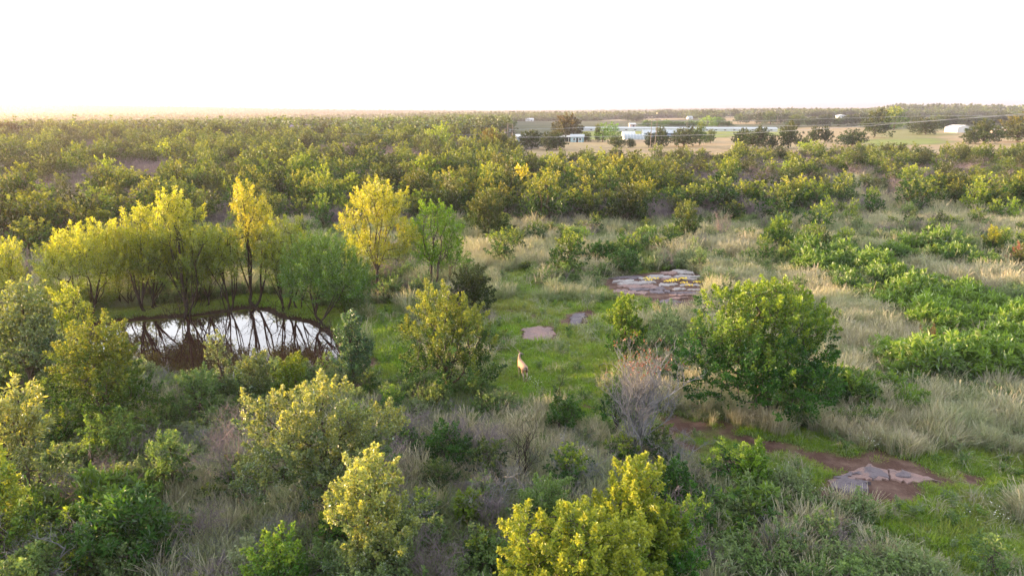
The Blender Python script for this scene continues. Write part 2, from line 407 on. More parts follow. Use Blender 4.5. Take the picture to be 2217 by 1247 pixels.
def plant(name, seed, h, w, mat, lobes=None, nclump=150, clump_r=.32, per=70, leaf=.11, aspect=.6, fork=.2, stems=1, style='oak',
          rtr=None, young=.5, ybias=.55, barkm='bark', nl=6, low=.28, hang=0.0, k=4, lean=None, up=.35, hollow=.75, spray=True, jit=0.0):
    """-> (trunk mesh, crown mesh) at the origin"""
    rng = np.random.RandomState(seed)
    if lobes is None: lobes = auto_lobes(rng, h, w, nl, low, style)
    else: lobes = [(a * w, b * w, c * h, d * w, e * w, f * h) for a, b, c, d, e, f in lobes]
    if jit:
        lobes = [(l[0] + rng.randn() * jit * w, l[1] + rng.randn() * jit * w * .6, l[2] + rng.randn() * jit * h * .35, l[3] * rng.uniform(.75, 1.15), l[4] * .9, l[5] * rng.uniform(.75, 1.15)) for l in lobes]
        for _ in range(5):
            an = rng.rand() * 6.28; zt_ = rng.uniform(.5, .93); rr_ = .44 * math.sqrt(max(.05, 1 - ((zt_ - .5) / .5) ** 2)) * w
            lobes.append((math.cos(an) * rr_, abs(math.sin(an)) * rr_ * .8, zt_ * h, w * .10, w * .10, h * .06))
    lob = np.array(lobes); wt = (lob[:, 3] * lob[:, 4] * lob[:, 5]) ** .67; wt /= wt.sum()
    li = rng.choice(len(lob), nclump * 3, p=wt); dv = norm(rng.randn(nclump * 3, 3))
    dv[:, 2] = np.where(dv[:, 2] < -.35, -dv[:, 2], dv[:, 2])
    rad = np.where(rng.rand(nclump * 3) < hollow, .86 + .22 * rng.rand(nclump * 3), .3 + .5 * rng.rand(nclump * 3))
    cc = lob[li, :3] + dv * lob[li, 3:6] * rad[:, None]
    keep = []; md = clump_r * .95
    for i in range(len(cc)):
        if cc[i, 2] < clump_r * .6 or cc[i, 2] > h: continue
        if len(keep) == 0 or np.min(np.linalg.norm(cc[keep] - cc[i], axis=1)) > md: keep.append(i)
        if len(keep) >= nclump: break
    cc = cc[keep]; lo = lob[li[keep]]
    outw = norm((cc - lo[:, :3]) / lo[:, 3:6] ** 2 * (lo[:, 3:4] ** 2) + np.array([0, 0, up]))
    A, B, r0, r1 = skeleton(rng, h, w, lobes, list(cc), fork, stems, rtr or (.018 * h + .02), lean=lean)
    tv, tf = tubes(A, B, r0, r1, 5 if k > 3 else 3)
    tme = mesh_np(name + '_trunk', tv, tf, mat=M[barkm], smooth=True)
    n = len(cc); cs = clump_r * (.7 + .6 * rng.rand(n)); cnt = np.maximum(4, (per * (cs / clump_r) ** 2)).astype(int)
    ci = np.repeat(np.arange(n), cnt); m = len(ci)
    d = norm(rng.randn(m, 3) * .75 + outw[ci] * .75)
    rr = cs[ci] * (.15 + .85 * rng.rand(m) ** .6)
    if style == 'willow':                       # feathery plumes
        t = rng.rand(m) ** .8; sp3 = norm(outw + .45 * rng.randn(n, 3) + np.array([0, 0, .3]))[ci]
        q = rng.randn(m, 3) * (cs[ci] * .40 * (1.1 - t))[:, None]; rr = cs[ci] * t
        P = cc[ci] + sp3 * (cs[ci] * (t * 2.3 - 1.0))[:, None] + q
        L = norm(sp3 * .8 + rng.randn(m, 3) * .6)
    elif style == 'oak' and spray:
        t = rng.rand(m) ** .75; sp3 = norm(outw + .35 * rng.randn(n, 3) + np.array([0, 0, .25]))[ci]
        q = rng.randn(m, 3) * (cs[ci] * .42 * (1.05 - t))[:, None]
        P = cc[ci] + sp3 * (cs[ci] * (t * 2.1 - .8))[:, None] + q; rr = cs[ci] * t; L = norm(sp3 * .6 + norm(rng.randn(m, 3)) * .9)
    else:
        P = cc[ci] + d * rr[:, None]; L = norm(d * .9 + rng.randn(m, 3) * .55 + np.array([0, 0, .1 - hang]))
    Nn = norm(rng.randn(m, 3) * .55 + np.array([0, 0, .7]) + outw[ci] * .5)
    sz = leaf * (.6 + .8 * rng.rand(m))
    V, F = leaf_quads(P, L, Nn, sz, aspect)
    ctone = np.clip(.5 + .28 * rng.randn(n), 0, 1)
    tone = np.clip(ctone[ci] + .22 * rng.randn(m), 0, 1)
    hy = cc[:, 2] / h + .10 * rng.randn(n) + (outw[:, 2] - .3) * .15
    cy = np.clip((hy - ybias) / (1.0 - ybias) * 1.3, 0, 1) * young  # yellow rises with height: new leaves, plus sunlit tops painted in
    yy = np.clip(cy[ci] * (rr / cs[ci]) ** .7 * (.5 + rng.rand(m)), 0, 1)
    cme = mesh_np(name + '_crown', V, F, attrs={'tone': np.repeat(tone, 4), 'young': np.repeat(yy, 4)}, mat=M[mat])
    return tme, cme
def bare(seed, h, w, stems=3, levels=4, nb=(4, 4, 4), r=.03, up=.5, lean=(0, 0), k=3, wander=.22):
    """bare branches of a dead bush or tree: a list of tapered segments"""
    rng = np.random.RandomState(seed); S = []; tips = []
    def grow(p, d, ln, rad, lv):
        n = 4 if lv < 2 else 3; q = p; pts = [p]
        for i in range(n):
            d = norm(d + rng.randn(3) * wander * (.6 + .4 * lv) + np.array([0, 0, .08 * up]))
            q2 = q + d * ln / n; ra = rad * (1 - .75 * i / n); rb = rad * (1 - .75 * (i + 1) / n)
            S.append((q, q2, max(ra, .0028), max(rb, .0022))); q = q2; pts.append(q)
        if lv >= levels - 1: tips.append(q); return
        for j in range(nb[min(lv, len(nb) - 1)]):
            t = .25 + .75 * (j + rng.rand()) / nb[min(lv, len(nb) - 1)]; i = min(n - 1, int(t * n)); pp = pts[i] + (pts[i + 1] - pts[i]) * (t * n - i if t < 1 else 1)
            a = norm(rng.randn(3)); side = norm(a - d * (a @ d)); dd = norm(d * (.55 + .3 * rng.rand()) + side * .85 + np.array([0, 0, .25 * up]))
            grow(pp, dd, ln * (.42 + .22 * rng.rand()), rad * .5, lv + 1)
    for s in range(stems):
        a = 6.28 * s / stems + rng.rand(); sp_ = (w / h) * .55 * (.35 + rng.rand() * .8) if stems > 1 else .08
        d = norm(np.array([math.cos(a) * sp_ + lean[0], math.sin(a) * sp_ + lean[1], 1.0]))
        grow(np.array([math.cos(a) * .06, math.sin(a) * .06, -.1]), d, h * (.62 + .25 * rng.rand()), r * (.7 + .5 * rng.rand()), 0)
    A = np.array([s[0] for s in S]); B = np.array([s[1] for s in S])
    V, F = tubes(A, B, np.array([s[2] for s in S]), np.array([s[3] for s in S]), k)
    V[:, 2] = np.maximum(V[:, 2], -.15)
    sc_ = h / max(V[:, 2].max(), .1)
    return V * sc_, F, np.array(tips) * sc_

hidden = bpy.data.collections.new('scatter_sources')
def src_coll(name, meshes):
    c = bpy.data.collections.new(name)
    for i, me in enumerate(meshes):
        o = bpy.data.objects.new('%s_%03d' % (name, i), me); c.objects.link(o)
    return c
def scatter(name, label, cat, coll, P, rot, scl, idx, tint, kind='stuff'):
    """one object whose geometry nodes set a copy of one of the sources on every point"""
    n = len(P); me = bpy.data.meshes.new(name); me.vertices.add(n); me.vertices.foreach_set('co', np.asarray(P, np.float32).ravel())
    for k, v, t in (('rot', rot, 'FLOAT_VECTOR'), ('scl', scl, 'FLOAT_VECTOR')):
        a = me.attributes.new(k, t, 'POINT'); a.data.foreach_set('vector', np.asarray(v, np.float32).ravel())
    a = me.attributes.new('pick', 'INT', 'POINT'); a.data.foreach_set('value', np.asarray(idx, np.int32))
    a = me.attributes.new('tint', 'FLOAT', 'POINT'); a.data.foreach_set('value', np.asarray(tint, np.float32))
    o = link(name, me); tag(o, label, cat, None, kind)
    ng = bpy.data.node_groups.new(name + '_nodes', 'GeometryNodeTree')
    ng.interface.new_socket('Geometry', in_out='INPUT', socket_type='NodeSocketGeometry')
    ng.interface.new_socket('Geometry', in_out='OUTPUT', socket_type='NodeSocketGeometry')
    gi = ng.nodes.new('NodeGroupInput'); go = ng.nodes.new('NodeGroupOutput')
    ip = ng.nodes.new('GeometryNodeInstanceOnPoints'); ci = ng.nodes.new('GeometryNodeCollectionInfo')
    ci.inputs['Collection'].default_value = coll; ci.inputs['Separate Children'].default_value = True; ci.inputs['Reset Children'].default_value = True
    ip.inputs['Pick Instance'].default_value = True
    def named(nm, dt):
        a = ng.nodes.new('GeometryNodeInputNamedAttribute'); a.data_type = dt; a.inputs['Name'].default_value = nm; return a.outputs[0]
    ng.links.new(gi.outputs[0], ip.inputs['Points']); ng.links.new(ci.outputs[0], ip.inputs['Instance'])
    ng.links.new(named('pick', 'INT'), ip.inputs['Instance Index'])
    er = ng.nodes.new('FunctionNodeEulerToRotation'); ng.links.new(named('rot', 'FLOAT_VECTOR'), er.inputs[0]); ng.links.new(er.outputs[0], ip.inputs['Rotation'])
    ng.links.new(named('scl', 'FLOAT_VECTOR'), ip.inputs['Scale'])
    ng.links.new(ip.outputs[0], go.inputs[0])
    md = o.modifiers.new('scatter', 'NODES'); md.node_group = ng
    return o
def set_tree(name, meshes, x, y, z, label, cat, group=None, rz=0.0, sx=1.0, sz=1.0, color=None, parts=('trunk', 'crown')):
    o = empty(name, (x, y, z), rz, label, cat, group); o.scale = (sx, sx, sz)
    for nm, me in zip(parts, meshes):
        if me is None: continue
        c = link(nm, me, None, o)
        if color: c.color = (*color, 1)
    return o

# ================================================================== the ground
FIELD = [(poly(p), k) for p, k in (
    ([(1120, 332), (1180, 316), (1215, 309), (1300, 303), (1370, 299), (1560, 297), (1700, 292), (1900, 284), (2217, 282), (2400, 290), (2400, 338), (2217, 350), (2120, 340), (1950, 340), (1800, 342), (1600, 345), (1400, 355), (1250, 360), (1140, 360)], 0),
    ([(1230, 303), (1260, 285), (1340, 283), (1345, 303)], 1), ([(1560, 297), (1570, 281), (1700, 278), (1710, 293)], 1), ([(1345, 296), (1350, 283), (1570, 283), (1560, 297)], 1),
    ([(1700, 293), (1720, 276), (1860, 275), (1900, 284)], 2), ([(1895, 305), (1900, 281), (2070, 278), (2080, 290), (2000, 306)], 3), ([(1870, 318), (1880, 303), (2060, 300), (2050, 312)], 1),
    ([(1560, 270), (1565, 256), (1700, 258), (1700, 268)], 2), ([(1290, 262), (1340, 258), (1480, 257), (1480, 262)], 2), ([(2080, 292), (2000, 283), (2217, 279), (2217, 300)], 2),
    ([(10, 305), (60, 296), (110, 298), (90, 306)], 2), ([(320, 278), (345, 272), (400, 271), (390, 276)], 2))]
def field_w(x, y):
    t = np.zeros(np.shape(x)); g = np.zeros(np.shape(x))
    for p, k in FIELD:
        i = inside(p, x, y)
        if k in (0, 2): t = np.where(i, 1, t); g = np.where(i, 0, g)
        elif k == 1: g = np.where(i, 1, g); t = np.where(i, 0, t)
        else: g = np.where(i, .5, g); t = np.where(i, .6, t)
    return t, g
def axis(dense0, dense1, step, far0, far1, gr=1.10):
    a = list(np.arange(dense0, dense1, step)); s = step; v = a[-1]
    while v < far1: s *= gr; v += s; a.append(v)
    s = step; v = a[0]; b = []
    while v > far0: s *= gr; v -= s; b.append(v)
    return np.array(b[::-1] + a)
gx = axis(-46, 48, .36, -9500, 9500, 1.08); gy = axis(12, 80, .36, -3000, 9300, 1.055)
GX, GY = np.meshgrid(gx, gy); gxf, gyf = GX.ravel(), GY.ravel()
GZ = T(gxf, gyf)
near = (gyf > 5) & (gyf < 140) & (np.abs(gxf) < 120)
mead = np.zeros(len(gxf)); dry_ = mead.copy(); soil = mead.copy()
mead[near] = meadowness(gxf[near], gyf[near]); dry_[near] = dryness(gxf[near], gyf[near]); soil[near] = soilness(gxf[near], gyf[near])
tan_, grn = field_w(gxf, gyf)
floor_ = sstep(82, 95, gyf) * (1 - np.maximum(tan_, grn))
pd = sdf(POND, gxf, gyf); mud = np.where(np.abs(pd) < 8, sstep(-1.0, -.3, pd + (fbm(gxf, gyf, 1.1, 5) - .5) * 1.6), (pd > 0) * 1.0)
nx_, ny_ = len(gx), len(gy)
ii = (np.arange(ny_ - 1)[:, None] * nx_ + np.arange(nx_ - 1)[None, :]).ravel()
GF = np.stack([ii, ii + 1, ii + nx_ + 1, ii + nx_], 1)

def ground_material():
    m, nt, out = new_mat('ground_soil_and_turf')
    tc = N(nt, 'ShaderNodeTexCoord').outputs['Object']
    z1 = N(nt, 'ShaderNodeAttribute', attribute_name='zone'); z2 = N(nt, 'ShaderNodeAttribute', attribute_name='zone2')
    s1 = N(nt, 'ShaderNodeSeparateColor'); nt.links.new(z1.outputs['Color'], s1.inputs[0])
    s2 = N(nt, 'ShaderNodeSeparateColor'); nt.links.new(z2.outputs['Color'], s2.inputs[0])
    nf = nz(nt, 14, 6, tc, .7); nm = nz(nt, 1.3, 5, tc, .6); nb = nz(nt, .02, 5, tc, .6); nfar = nz(nt, .006, 4, tc, .6)
    base = mixc(nt, ramp(nt, nf, .3, .7), (.035, .035, .018), (.085, .085, .04))
    base = mixc(nt, ramp(nt, nm, .45, .7), base, (.11, .095, .06))
    green = mixc(nt, ramp(nt, nf, .3, .7), (.08, .14, .018), (.16, .24, .03))
    green = mixc(nt, ramp(nt, nm, .5, .75), green, (.19, .17, .06))
    dry = mixc(nt, ramp(nt, nf, .3, .7), (.14, .12, .07), (.28, .24, .16))
    soil = mixc(nt, ramp(nt, nf, .3, .7), (.065, .032, .026), (.13, .078, .06))
    soil = mixc(nt, ramp(nt, nm, .45, .7), soil, (.19, .125, .10))
    flo = mixc(nt, ramp(nt, nm, .35, .65), (.07, .06, .045), (.15, .12, .10))
    farw = mixc(nt, ramp(nt, nfar, .35, .65), (.045, .06, .025), (.09, .10, .045))
    tan = mixc(nt, ramp(nt, nb, .3, .7), (.42, .27, .17), (.36, .29, .15)); tan = mixc(nt, ramp(nt, nz(nt, .2, 5, tc), .35, .75), tan, (.25, .21, .11))
    fg = mixc(nt, ramp(nt, nb, .3, .7), (.12, .19, .03), (.22, .26, .06)); fg = mixc(nt, ramp(nt, nz(nt, .2, 5, tc), .4, .75), fg, (.28, .25, .09))
    c = mixc(nt, s2.outputs[2], base, flo)
    c = mixc(nt, attr(nt, 'farness'), c, farw)
    c = mixc(nt, s1.outputs[1], c, dry); c = mixc(nt, s1.outputs[0], c, green); c = mixc(nt, s1.outputs[2], c, soil)
    c = mixc(nt, s2.outputs[0], c, tan); c = mixc(nt, s2.outputs[1], c, fg)
    c = mixc(nt, attr(nt, 'mud'), c, (.035, .02, .014))
    p = N(nt, 'ShaderNodeBsdfPrincipled'); nt.links.new(c, p.inputs['Base Color']); p.inputs['Roughness'].default_value = .95; p.inputs['Specular IOR Level'].default_value = .2
    b = N(nt, 'ShaderNodeBump'); b.inputs['Strength'].default_value = .8; b.inputs['Distance'].default_value = .06
    nt.links.new(nz(nt, 9, 6, tc, .7), b.inputs['Height']); nt.links.new(b.outputs[0], p.inputs['Normal'])
    nt.links.new(p.outputs[0], out.inputs[0])
    return m
M['ground'] = ground_material()
one = np.ones(len(gxf))
gme = mesh_np('ground', np.stack([gxf, gyf, GZ], 1), GF, attrs={
    'zone': np.stack([mead, dry_, soil, one], 1), 'zone2': np.stack([tan_, grn, floor_, one], 1),
    'farness': sstep(250, 500, np.hypot(gxf, gyf)), 'mud': mud * near}, mat=M['ground'], smooth=True)
tag(link('ground', gme), 'rolling ground of turf, red soil and dry grass under the scrub', None, None, 'structure')

# ------------------------------------------------------------------ pond water
WATER_Z = -.28
def water_material():
    m, nt, out = new_mat('brown_pond_water')
    tc = N(nt, 'ShaderNodeTexCoord').outputs['Object']
    p = N(nt, 'ShaderNodeBsdfPrincipled'); p.inputs['Base Color'].default_value = (.035, .018, .014, 1)
    p.inputs['Roughness'].default_value = .03; p.inputs['IOR'].default_value = 1.33; p.inputs['Specular IOR Level'].default_value = 1.0
    p.inputs['Coat Weight'].default_value = 1.0; p.inputs['Coat Roughness'].default_value = .02; p.inputs['Coat IOR'].default_value = 1.6
    b = N(nt, 'ShaderNodeBump'); b.inputs['Strength'].default_value = .05; b.inputs['Distance'].default_value = .02
    nt.links.new(nz(nt, 2.2, 2, tc), b.inputs['Height']); nt.links.new(b.outputs[0], p.inputs['Normal']); nt.links.new(b.outputs[0], p.inputs['Coat Normal'])
    nt.links.new(p.outputs[0], out.inputs[0]); return m
c0 = POND.mean(0)  # outline at the water line
wp = [tuple(c0 + (p - c0) * 1.06) for p in POND]
wme = bpy.data.meshes.new('pond_water'); wme.from_pydata([(a, b, WATER_Z) for a, b in wp], [], [tuple(range(len(wp)))[::-1]]); wme.update()
if wme.polygons[0].normal.z < 0: wme.flip_normals()
wme.materials.append(water_material())
tag(link('pond_water', wme), 'still brown pond mirroring the pale sky and willow stems', None, None, 'structure')

# ------------------------------------------------------------------ rock outcrops
def rock_material(name, a, b, c, lich=True):
    m, nt, out = new_mat(name)
    tc = N(nt, 'ShaderNodeTexCoord').outputs['Object']
    n1 = nz(nt, 1.6, 6, tc, .65); n2 = nz(nt, 16, 6, tc, .7)
    col = mixc(nt, ramp(nt, n1, .42, .56), a, b); col = mixc(nt, ramp(nt, n2, .35, .75), col, c)
    if lich: col = mixc(nt, ramp(nt, nz(nt, 2.5, 6, tc, .8), .62, .7), col, (.30, .31, .27))
    p = N(nt, 'ShaderNodeBsdfPrincipled'); nt.links.new(col, p.inputs['Base Color']); p.inputs['Roughness'].default_value = .9
    vo = N(nt, 'ShaderNodeTexVoronoi', feature='DISTANCE_TO_EDGE'); vo.inputs['Scale'].default_value = 1.7; nt.links.new(mixc(nt, .25, tc, N(nt, 'ShaderNodeTexNoise').outputs[1]), vo.inputs['Vector'])
    nt.links.new(mixc(nt, math_(nt, 'MULTIPLY', ramp(nt, vo.outputs[0], .018, .0), ramp(nt, nz(nt, 1.1, 4, tc), .50, .62)), col, (.10, .07, .065)), p.inputs['Base Color'])
    bp = N(nt, 'ShaderNodeBump'); bp.inputs['Strength'].default_value = .9; bp.inputs['Distance'].default_value = .05
    nt.links.new(nz(nt, 7, 8, tc, .75), bp.inputs['Height']); nt.links.new(bp.outputs[0], p.inputs['Normal'])
    nt.links.new(p.outputs[0], out.inputs[0]); return m
M['pinkrock'] = rock_material('pink_sandstone', (.26, .16, .145), (.17, .12, .125), (.33, .23, .20))
M['greyrock'] = rock_material('grey_purple_sandstone', (.095, .078, .10), (.14, .115, .135), (.20, .17, .18))
M['palerock'] = rock_material('pale_lichened_sandstone', (.33, .31, .31), (.24, .20, .21), (.42, .40, .38))
def slab(parent, pts, top, mat, seed, rough=.075, thick=.35):
    """an irregular ledge: outline in pixels, domed uneven top standing proud of the soil"""
    rng = np.random.RandomState(seed); pg = poly(pts); q = []
    for i in range(len(pg)):
        a, b = pg[i], pg[(i + 1) % len(pg)]; n = max(2, int(np.linalg.norm(b - a) / .13))
        for k in range(n): q.append(a + (b - a) * k / n + rng.randn(2) * rough)
    q = np.array(q); c = q.mean(0); n = len(q); V = []; F = []
    rings = (1.03, 1.0, .97, .88, .76, .62, .46, .28, .12)
    for ri, s in enumerate(rings):
        w = c + (q - c) * s; g = T(w[:, 0], w[:, 1])
        h = (-thick, top * .6, top * .97, top, top * 1.02, top * 1.04, top * 1.05, top * 1.06, top * 1.08)[ri] + np.zeros(len(q))
        if ri > 1: h += (fbm(w[:, 0], w[:, 1], .7, seed) - .5) * .10 + np.round(fbm(w[:, 0], w[:, 1], .5, seed + 5) * 4) / 4 * .06
        V += [tuple(v) for v in np.stack([w[:, 0], w[:, 1], g + h], 1)]
    for r in range(len(rings) - 1):
        for i in range(n): F.append((r * n + i, r * n + (i + 1) % n, (r + 1) * n + (i + 1) % n, (r + 1) * n + i))
    V.append((c[0], c[1], T1(*c) + top * 1.08)); k = len(V) - 1; b = (len(rings) - 1) * n
    F += [(b + i, b + (i + 1) % n, k) for i in range(n)]
    me = bpy.data.meshes.new('slab'); me.from_pydata(V, [], F); me.update(); me.materials.append(mat)
    o = link('slab', me); o.parent = parent; o.matrix_parent_inverse = Matrix.Translation(-Vector(parent.location)); return o
def rock(px, py, label, slabs):
    x, y, z = place(px, py); e = empty('rock_outcrop', (x, y, z), 0, label, 'rock')
    for i, (pts, top, mt) in enumerate(slabs): slab(e, pts, top, M[mt], 11 + i * 7 + int(px))
LEDGE = [(614, 1345, 1420), (620, 1335, 1415), (627, 1358, 1450), (633, 1436, 1452), (636, 1338, 1400), (641, 1398, 1446), (650, 1440, 1490), (590, 1446, 1496), (594, 1425, 1505), (598, 1405, 1512), (602, 1306, 1522), (606, 1303, 1424), (607, 1430, 1510), (611, 1318, 1450), (615, 1335, 1412), (619, 1420, 1516), (623, 1350, 1430), (628, 1452, 1522), (631, 1322, 1372), (633, 1405, 1440), (636, 1450, 1522), (641, 1445, 1512), (646, 1460, 1505), (656, 1424, 1482), (661, 1430, 1470), (667, 1428, 1474), (673, 1424, 1468)]
rl = np.random.RandomState(31); sl_ = []
for yy, a0, a1 in LEDGE:
    xx = a0 + rl.rand() * 6
    while xx < a1 - 10:
        w_ = min(28 + 70 * rl.rand(), a1 - xx); hh = 1.7 + 1.7 * rl.rand(); k_ = 5; sk = rl.randn() * 1.2
        if rl.rand() < .9:
            pts = [(xx, yy)] + [(xx + w_ * (j + .5) / k_, yy - hh * (.5 + .8 * rl.rand()) + sk * j / k_) for j in range(k_)] + [(xx + w_, yy + sk)] + [(xx + w_ * (j + .5) / k_, yy + hh * (.4 + .8 * rl.rand()) + sk * j / k_) for j in range(k_ - 1, -1, -1)]
            mt = 'palerock' if (yy < 620 and rl.rand() < .8) or (xx > 1450 and rl.rand() < .6) else 'pinkrock' if rl.rand() < .6 else 'greyrock'
            sl_.append((pts,   .02 + .06 * rl.rand() + (.05 if 1410 < xx < 1500 and yy < 612 else 0), mt))
        xx += w_ + 5 * rl.rand() ** 2
rock(1415, 640, 'long ledge of cracked pale and pink sandstone between the dry grass clumps', sl_)
rock(1168, 727, 'small round pink sandstone slab in the green clearing above the deer', [
    ([(1132, 714), (1165, 709), (1195, 714), (1203, 728), (1185, 740), (1160, 744), (1133, 738)], .07, 'pinkrock')])
rock(1250, 692, 'dark muddy rock strip at the bend of the little wash', [
    ([(1238, 684), (1268, 678), (1263, 692), (1255, 704), (1236, 702)], .05, 'greyrock')])
rock(1900, 1040, 'low sandstone outcrop with purple grey tops beside the red soil track', [
    ([(1795, 1046), (1835, 1027), (1882, 1010), (1915, 1024), (1925, 1042), (1890, 1046), (1850, 1040), (1815, 1050)], .03, 'pinkrock'),
    ([(1845, 1033), (1882, 1012), (1908, 1026), (1922, 1041), (1895, 1044), (1865, 1036)], .07, 'greyrock'),
    ([(1798, 1052), (1822, 1045), (1862, 1047), (1886, 1054), (1870, 1068), (1835, 1072), (1806, 1064)], .085, 'greyrock'),
    ([(1810, 1040), (1838, 1029), (1842, 1036), (1824, 1043)], .085, 'greyrock'),
    ([(1920, 1022), (1965, 1028), (2000, 1037), (2035, 1044), (1990, 1050), (1930, 1043)], .04, 'pinkrock'),
    ([(1932, 1031), (1955, 1027), (1973, 1036), (1967, 1043), (1942, 1040)], .085, 'greyrock'),
    ([(1802, 1066), (1825, 1071), (1820, 1076), (1806, 1073)], .08, 'pinkrock')])

# ================================================================== plants that stand alone
def hero(name, seed, base, top, bx, wpx, mat, label, cat='oak tree', lobes=None, group=None, color=None, rz=0, hmin=None, **kw):
    x, y, z, h, w = size_of(bx, base, top, wpx)
    if hmin: h = max(h, hmin)
    if cat in ('shrub', 'bush') and name == 'oak_tree': name = 'leafy_' + cat
    tm, cm = plant(name, seed, h, w, mat, lobes=lobes, **kw)
    return set_tree(name, (tm, cm), x, y, z - .05, label, cat, group, rz, color=color)
OL = dict(
    A=[(-.12, 0, .82, .20, .24, .15), (.18, -.05, .72, .19, .2, .14), (-.33, .1, .58, .17, .2, .11), (0, -.15, .60, .28, .3, .18), (.31, .05, .52, .19, .22, .14), (-.08, -.12, .40, .28, .3, .14), (.22, -.1, .32, .24, .3, .14), (-.2, .1, .3, .2, .25, .12), (.02, .1, .62, .3, .3, .22)],
    J=[(-.27, -.15, .42, .24, .3, .34), (-.07, -.25, .36, .26, .25, .30), (.10, .1, .74, .18, .25, .18), (-.14, .12, .74, .16, .2, .16), (.26, .1, .62, .20, .25, .2), (.38, .15, .40, .13, .2, .12), (.14, -.2, .30, .22, .25, .24), (.0, .0, .5, .3, .3, .25), (.12, .05, .86, .08, .1, .08)],
    B=[(.0, 0, .80, .22, .25, .14), (-.30, .0, .74, .17, .2, .10), (.33, .0, .66, .15, .2, .11), (-.1, -.1, .62, .3, .3, .16), (.2, -.1, .5, .24, .26, .16), (-.25, -.1, .46, .22, .25, .16), (.05, 0, .4, .25, .3, .14), (-.44, 0, .82, .06, .08, .05), (.46, .05, .64, .05, .07, .05)],
    col=[(0, 0, .84, .24, .3, .13), (-.12, 0, .66, .32, .35, .14), (.14, .05, .5, .34, .38, .15), (-.05, -.05, .34, .36, .4, .14), (.05, 0, .2, .3, .35, .1)],
    wide=[(-.3, 0, .66, .18, .25, .16), (0, 0, .74, .26, .3, .2), (.3, 0, .6, .2, .28, .2), (-.1, -.2, .42, .3, .25, .22), (.2, -.1, .36, .28, .25, .2), (-.3, -.1, .4, .18, .2, .18)],
    C=[(-.34, 0, .72, .11, .15, .16), (0, 0, .66, .28, .3, .2), (.28, 0, .6, .2, .25, .2), (-.1, -.15, .5, .28, .3, .2), (.25, -.1, .4, .24, .3, .2), (-.3, 0, .45, .18, .2, .2)])
OK = dict(leaf=.093, clump_r=.34, per=130)
hero('oak_tree', 1, 882, 618, 972, 225, 'oak', 'oak with yellow new leaves and painted sunlight on top standing left of the deer', lobes=OL['A'], nclump=210, fork=.2, young=.85, ybias=.45, color=(1.15, 1.15, 1.2), **OK)
hero('oak_tree', 2, 1145, 822, 712, 340, 'oakgrey', 'spreading grey green oak with golden crown over the dead thicket', lobes=OL['B'], nclump=240, fork=.3, young=.75, ybias=.5, leaf=0.094, clump_r=.30, per=134)
hero('oak_tree', 3, 1300, 1005, 1372, 190, 'oakbright', 'tall narrow yellow green oak crown under the dead grey tree', lobes=OL['col'], nclump=150, fork=.2, young=.9, ybias=.3, leaf=0.090, clump_r=.27, per=141)
hero('oak_tree', 4, 1420, 1062, 1245, 330, 'oakbright', 'bright yellow oak cut by the bottom edge with a small spire', lobes=OL['C'], nclump=240, fork=.2, young=1.0, ybias=.25, leaf=0.086, clump_r=.27, per=141)
hero('oak_tree', 5, 1310, 985, 815, 190, 'oakgrey', 'pale green oak with yellow sprays at the bottom left of centre', lobes=OL['col'], nclump=170, fork=.18, young=.8, ybias=.4, leaf=0.094, clump_r=.28, per=134, color=(1.2, 1.2, 1.05))
hero('oak_tree', 6, 965, 695, 242, 235, 'oak', 'round olive oak in front of the left end of the pond', nclump=210, fork=.22, young=.6, ybias=.5, color=(1.25, 1.15, 1.0), **OK)
hero('oak_tree', 7, 880, 608, 78, 190, 'oakgrey', 'silvery leaved oak at the left edge of the pond', nclump=190, fork=.25, young=.5, ybias=.5, leaf=0.139, clump_r=.38, per=100)
hero('oak_tree', 8, 832, 678, 768, 75, 'oakgrey', 'slim bluish green sapling oak at the right end of the pond', lobes=OL['col'], nclump=80, fork=.15, young=.1, leaf=0.107, clump_r=.26, per=100, color=(.65, .85, .9))
hero('hickory_tree', 9, 1130, 828, 70, 190, 'oakgrey', 'golden topped tree with long leaves at the left edge', 'tree', nclump=130, fork=.2, young=1.0, ybias=.35, leaf=0.164, aspect=.36, clump_r=.36, per=92, hang=.25)
hero('oak_tree', 10, 1290, 948, 30, 165, 'oak', 'yellow green oak at the left edge below the golden one', nclump=150, fork=.2, young=.8, ybias=.4, color=(1.5, 1.5, 1.2), leaf=0.098, clump_r=.3, per=126)
hero('oak_tree', 11, 895, 605, 1628, 360, 'oak', 'broad dense dark green oak with yellow upper branches right of the clearing', lobes=OL['J'], nclump=430, fork=.12, stems=3, young=.8, ybias=.55, leaf=0.111, clump_r=.36, per=126, color=(1.0, 1.25, .95))
hero('oak_tree', 12, 800, 643, 1352, 85, 'oak', 'small oak with yellow tip behind the dead grey tree', lobes=OL['col'], nclump=100, fork=.15, young=.8, ybias=.5, leaf=0.107, clump_r=.28, per=100, color=(.95, 1.2, .9))
hero('sapling', 13, 1088, 962, 1622, 82, 'oakbright', 'bright green sapling standing alone by the red soil track', 'sapling', nclump=60, fork=.2, young=.25, leaf=0.090, clump_r=.22, per=74, color=(.8, 1, .8))
hero('oak_tree', 14, 695, 582, 1022, 115, 'dark', 'brownish olive bush tree behind the yellow topped oak', nclump=120, fork=.15, young=.5, ybias=.5, leaf=0.107, clump_r=.34, per=117)
hero('oak_tree', 15, 526, 422, 1055, 122, 'dark', 'round dark olive oak at the corner of the pale grass', nclump=150, fork=.15, young=.6, ybias=.5, leaf=0.139, clump_r=.42, per=100, color=(1.3, 1.25, 1.1))
hero('sapling', 16, 1080, 930, 378, 95, 'weed', 'dark sapling with pale top leaves among the left foreground grass', 'sapling', nclump=60, fork=.2, young=.6, ybias=.6, leaf=0.107, clump_r=.26, per=74)
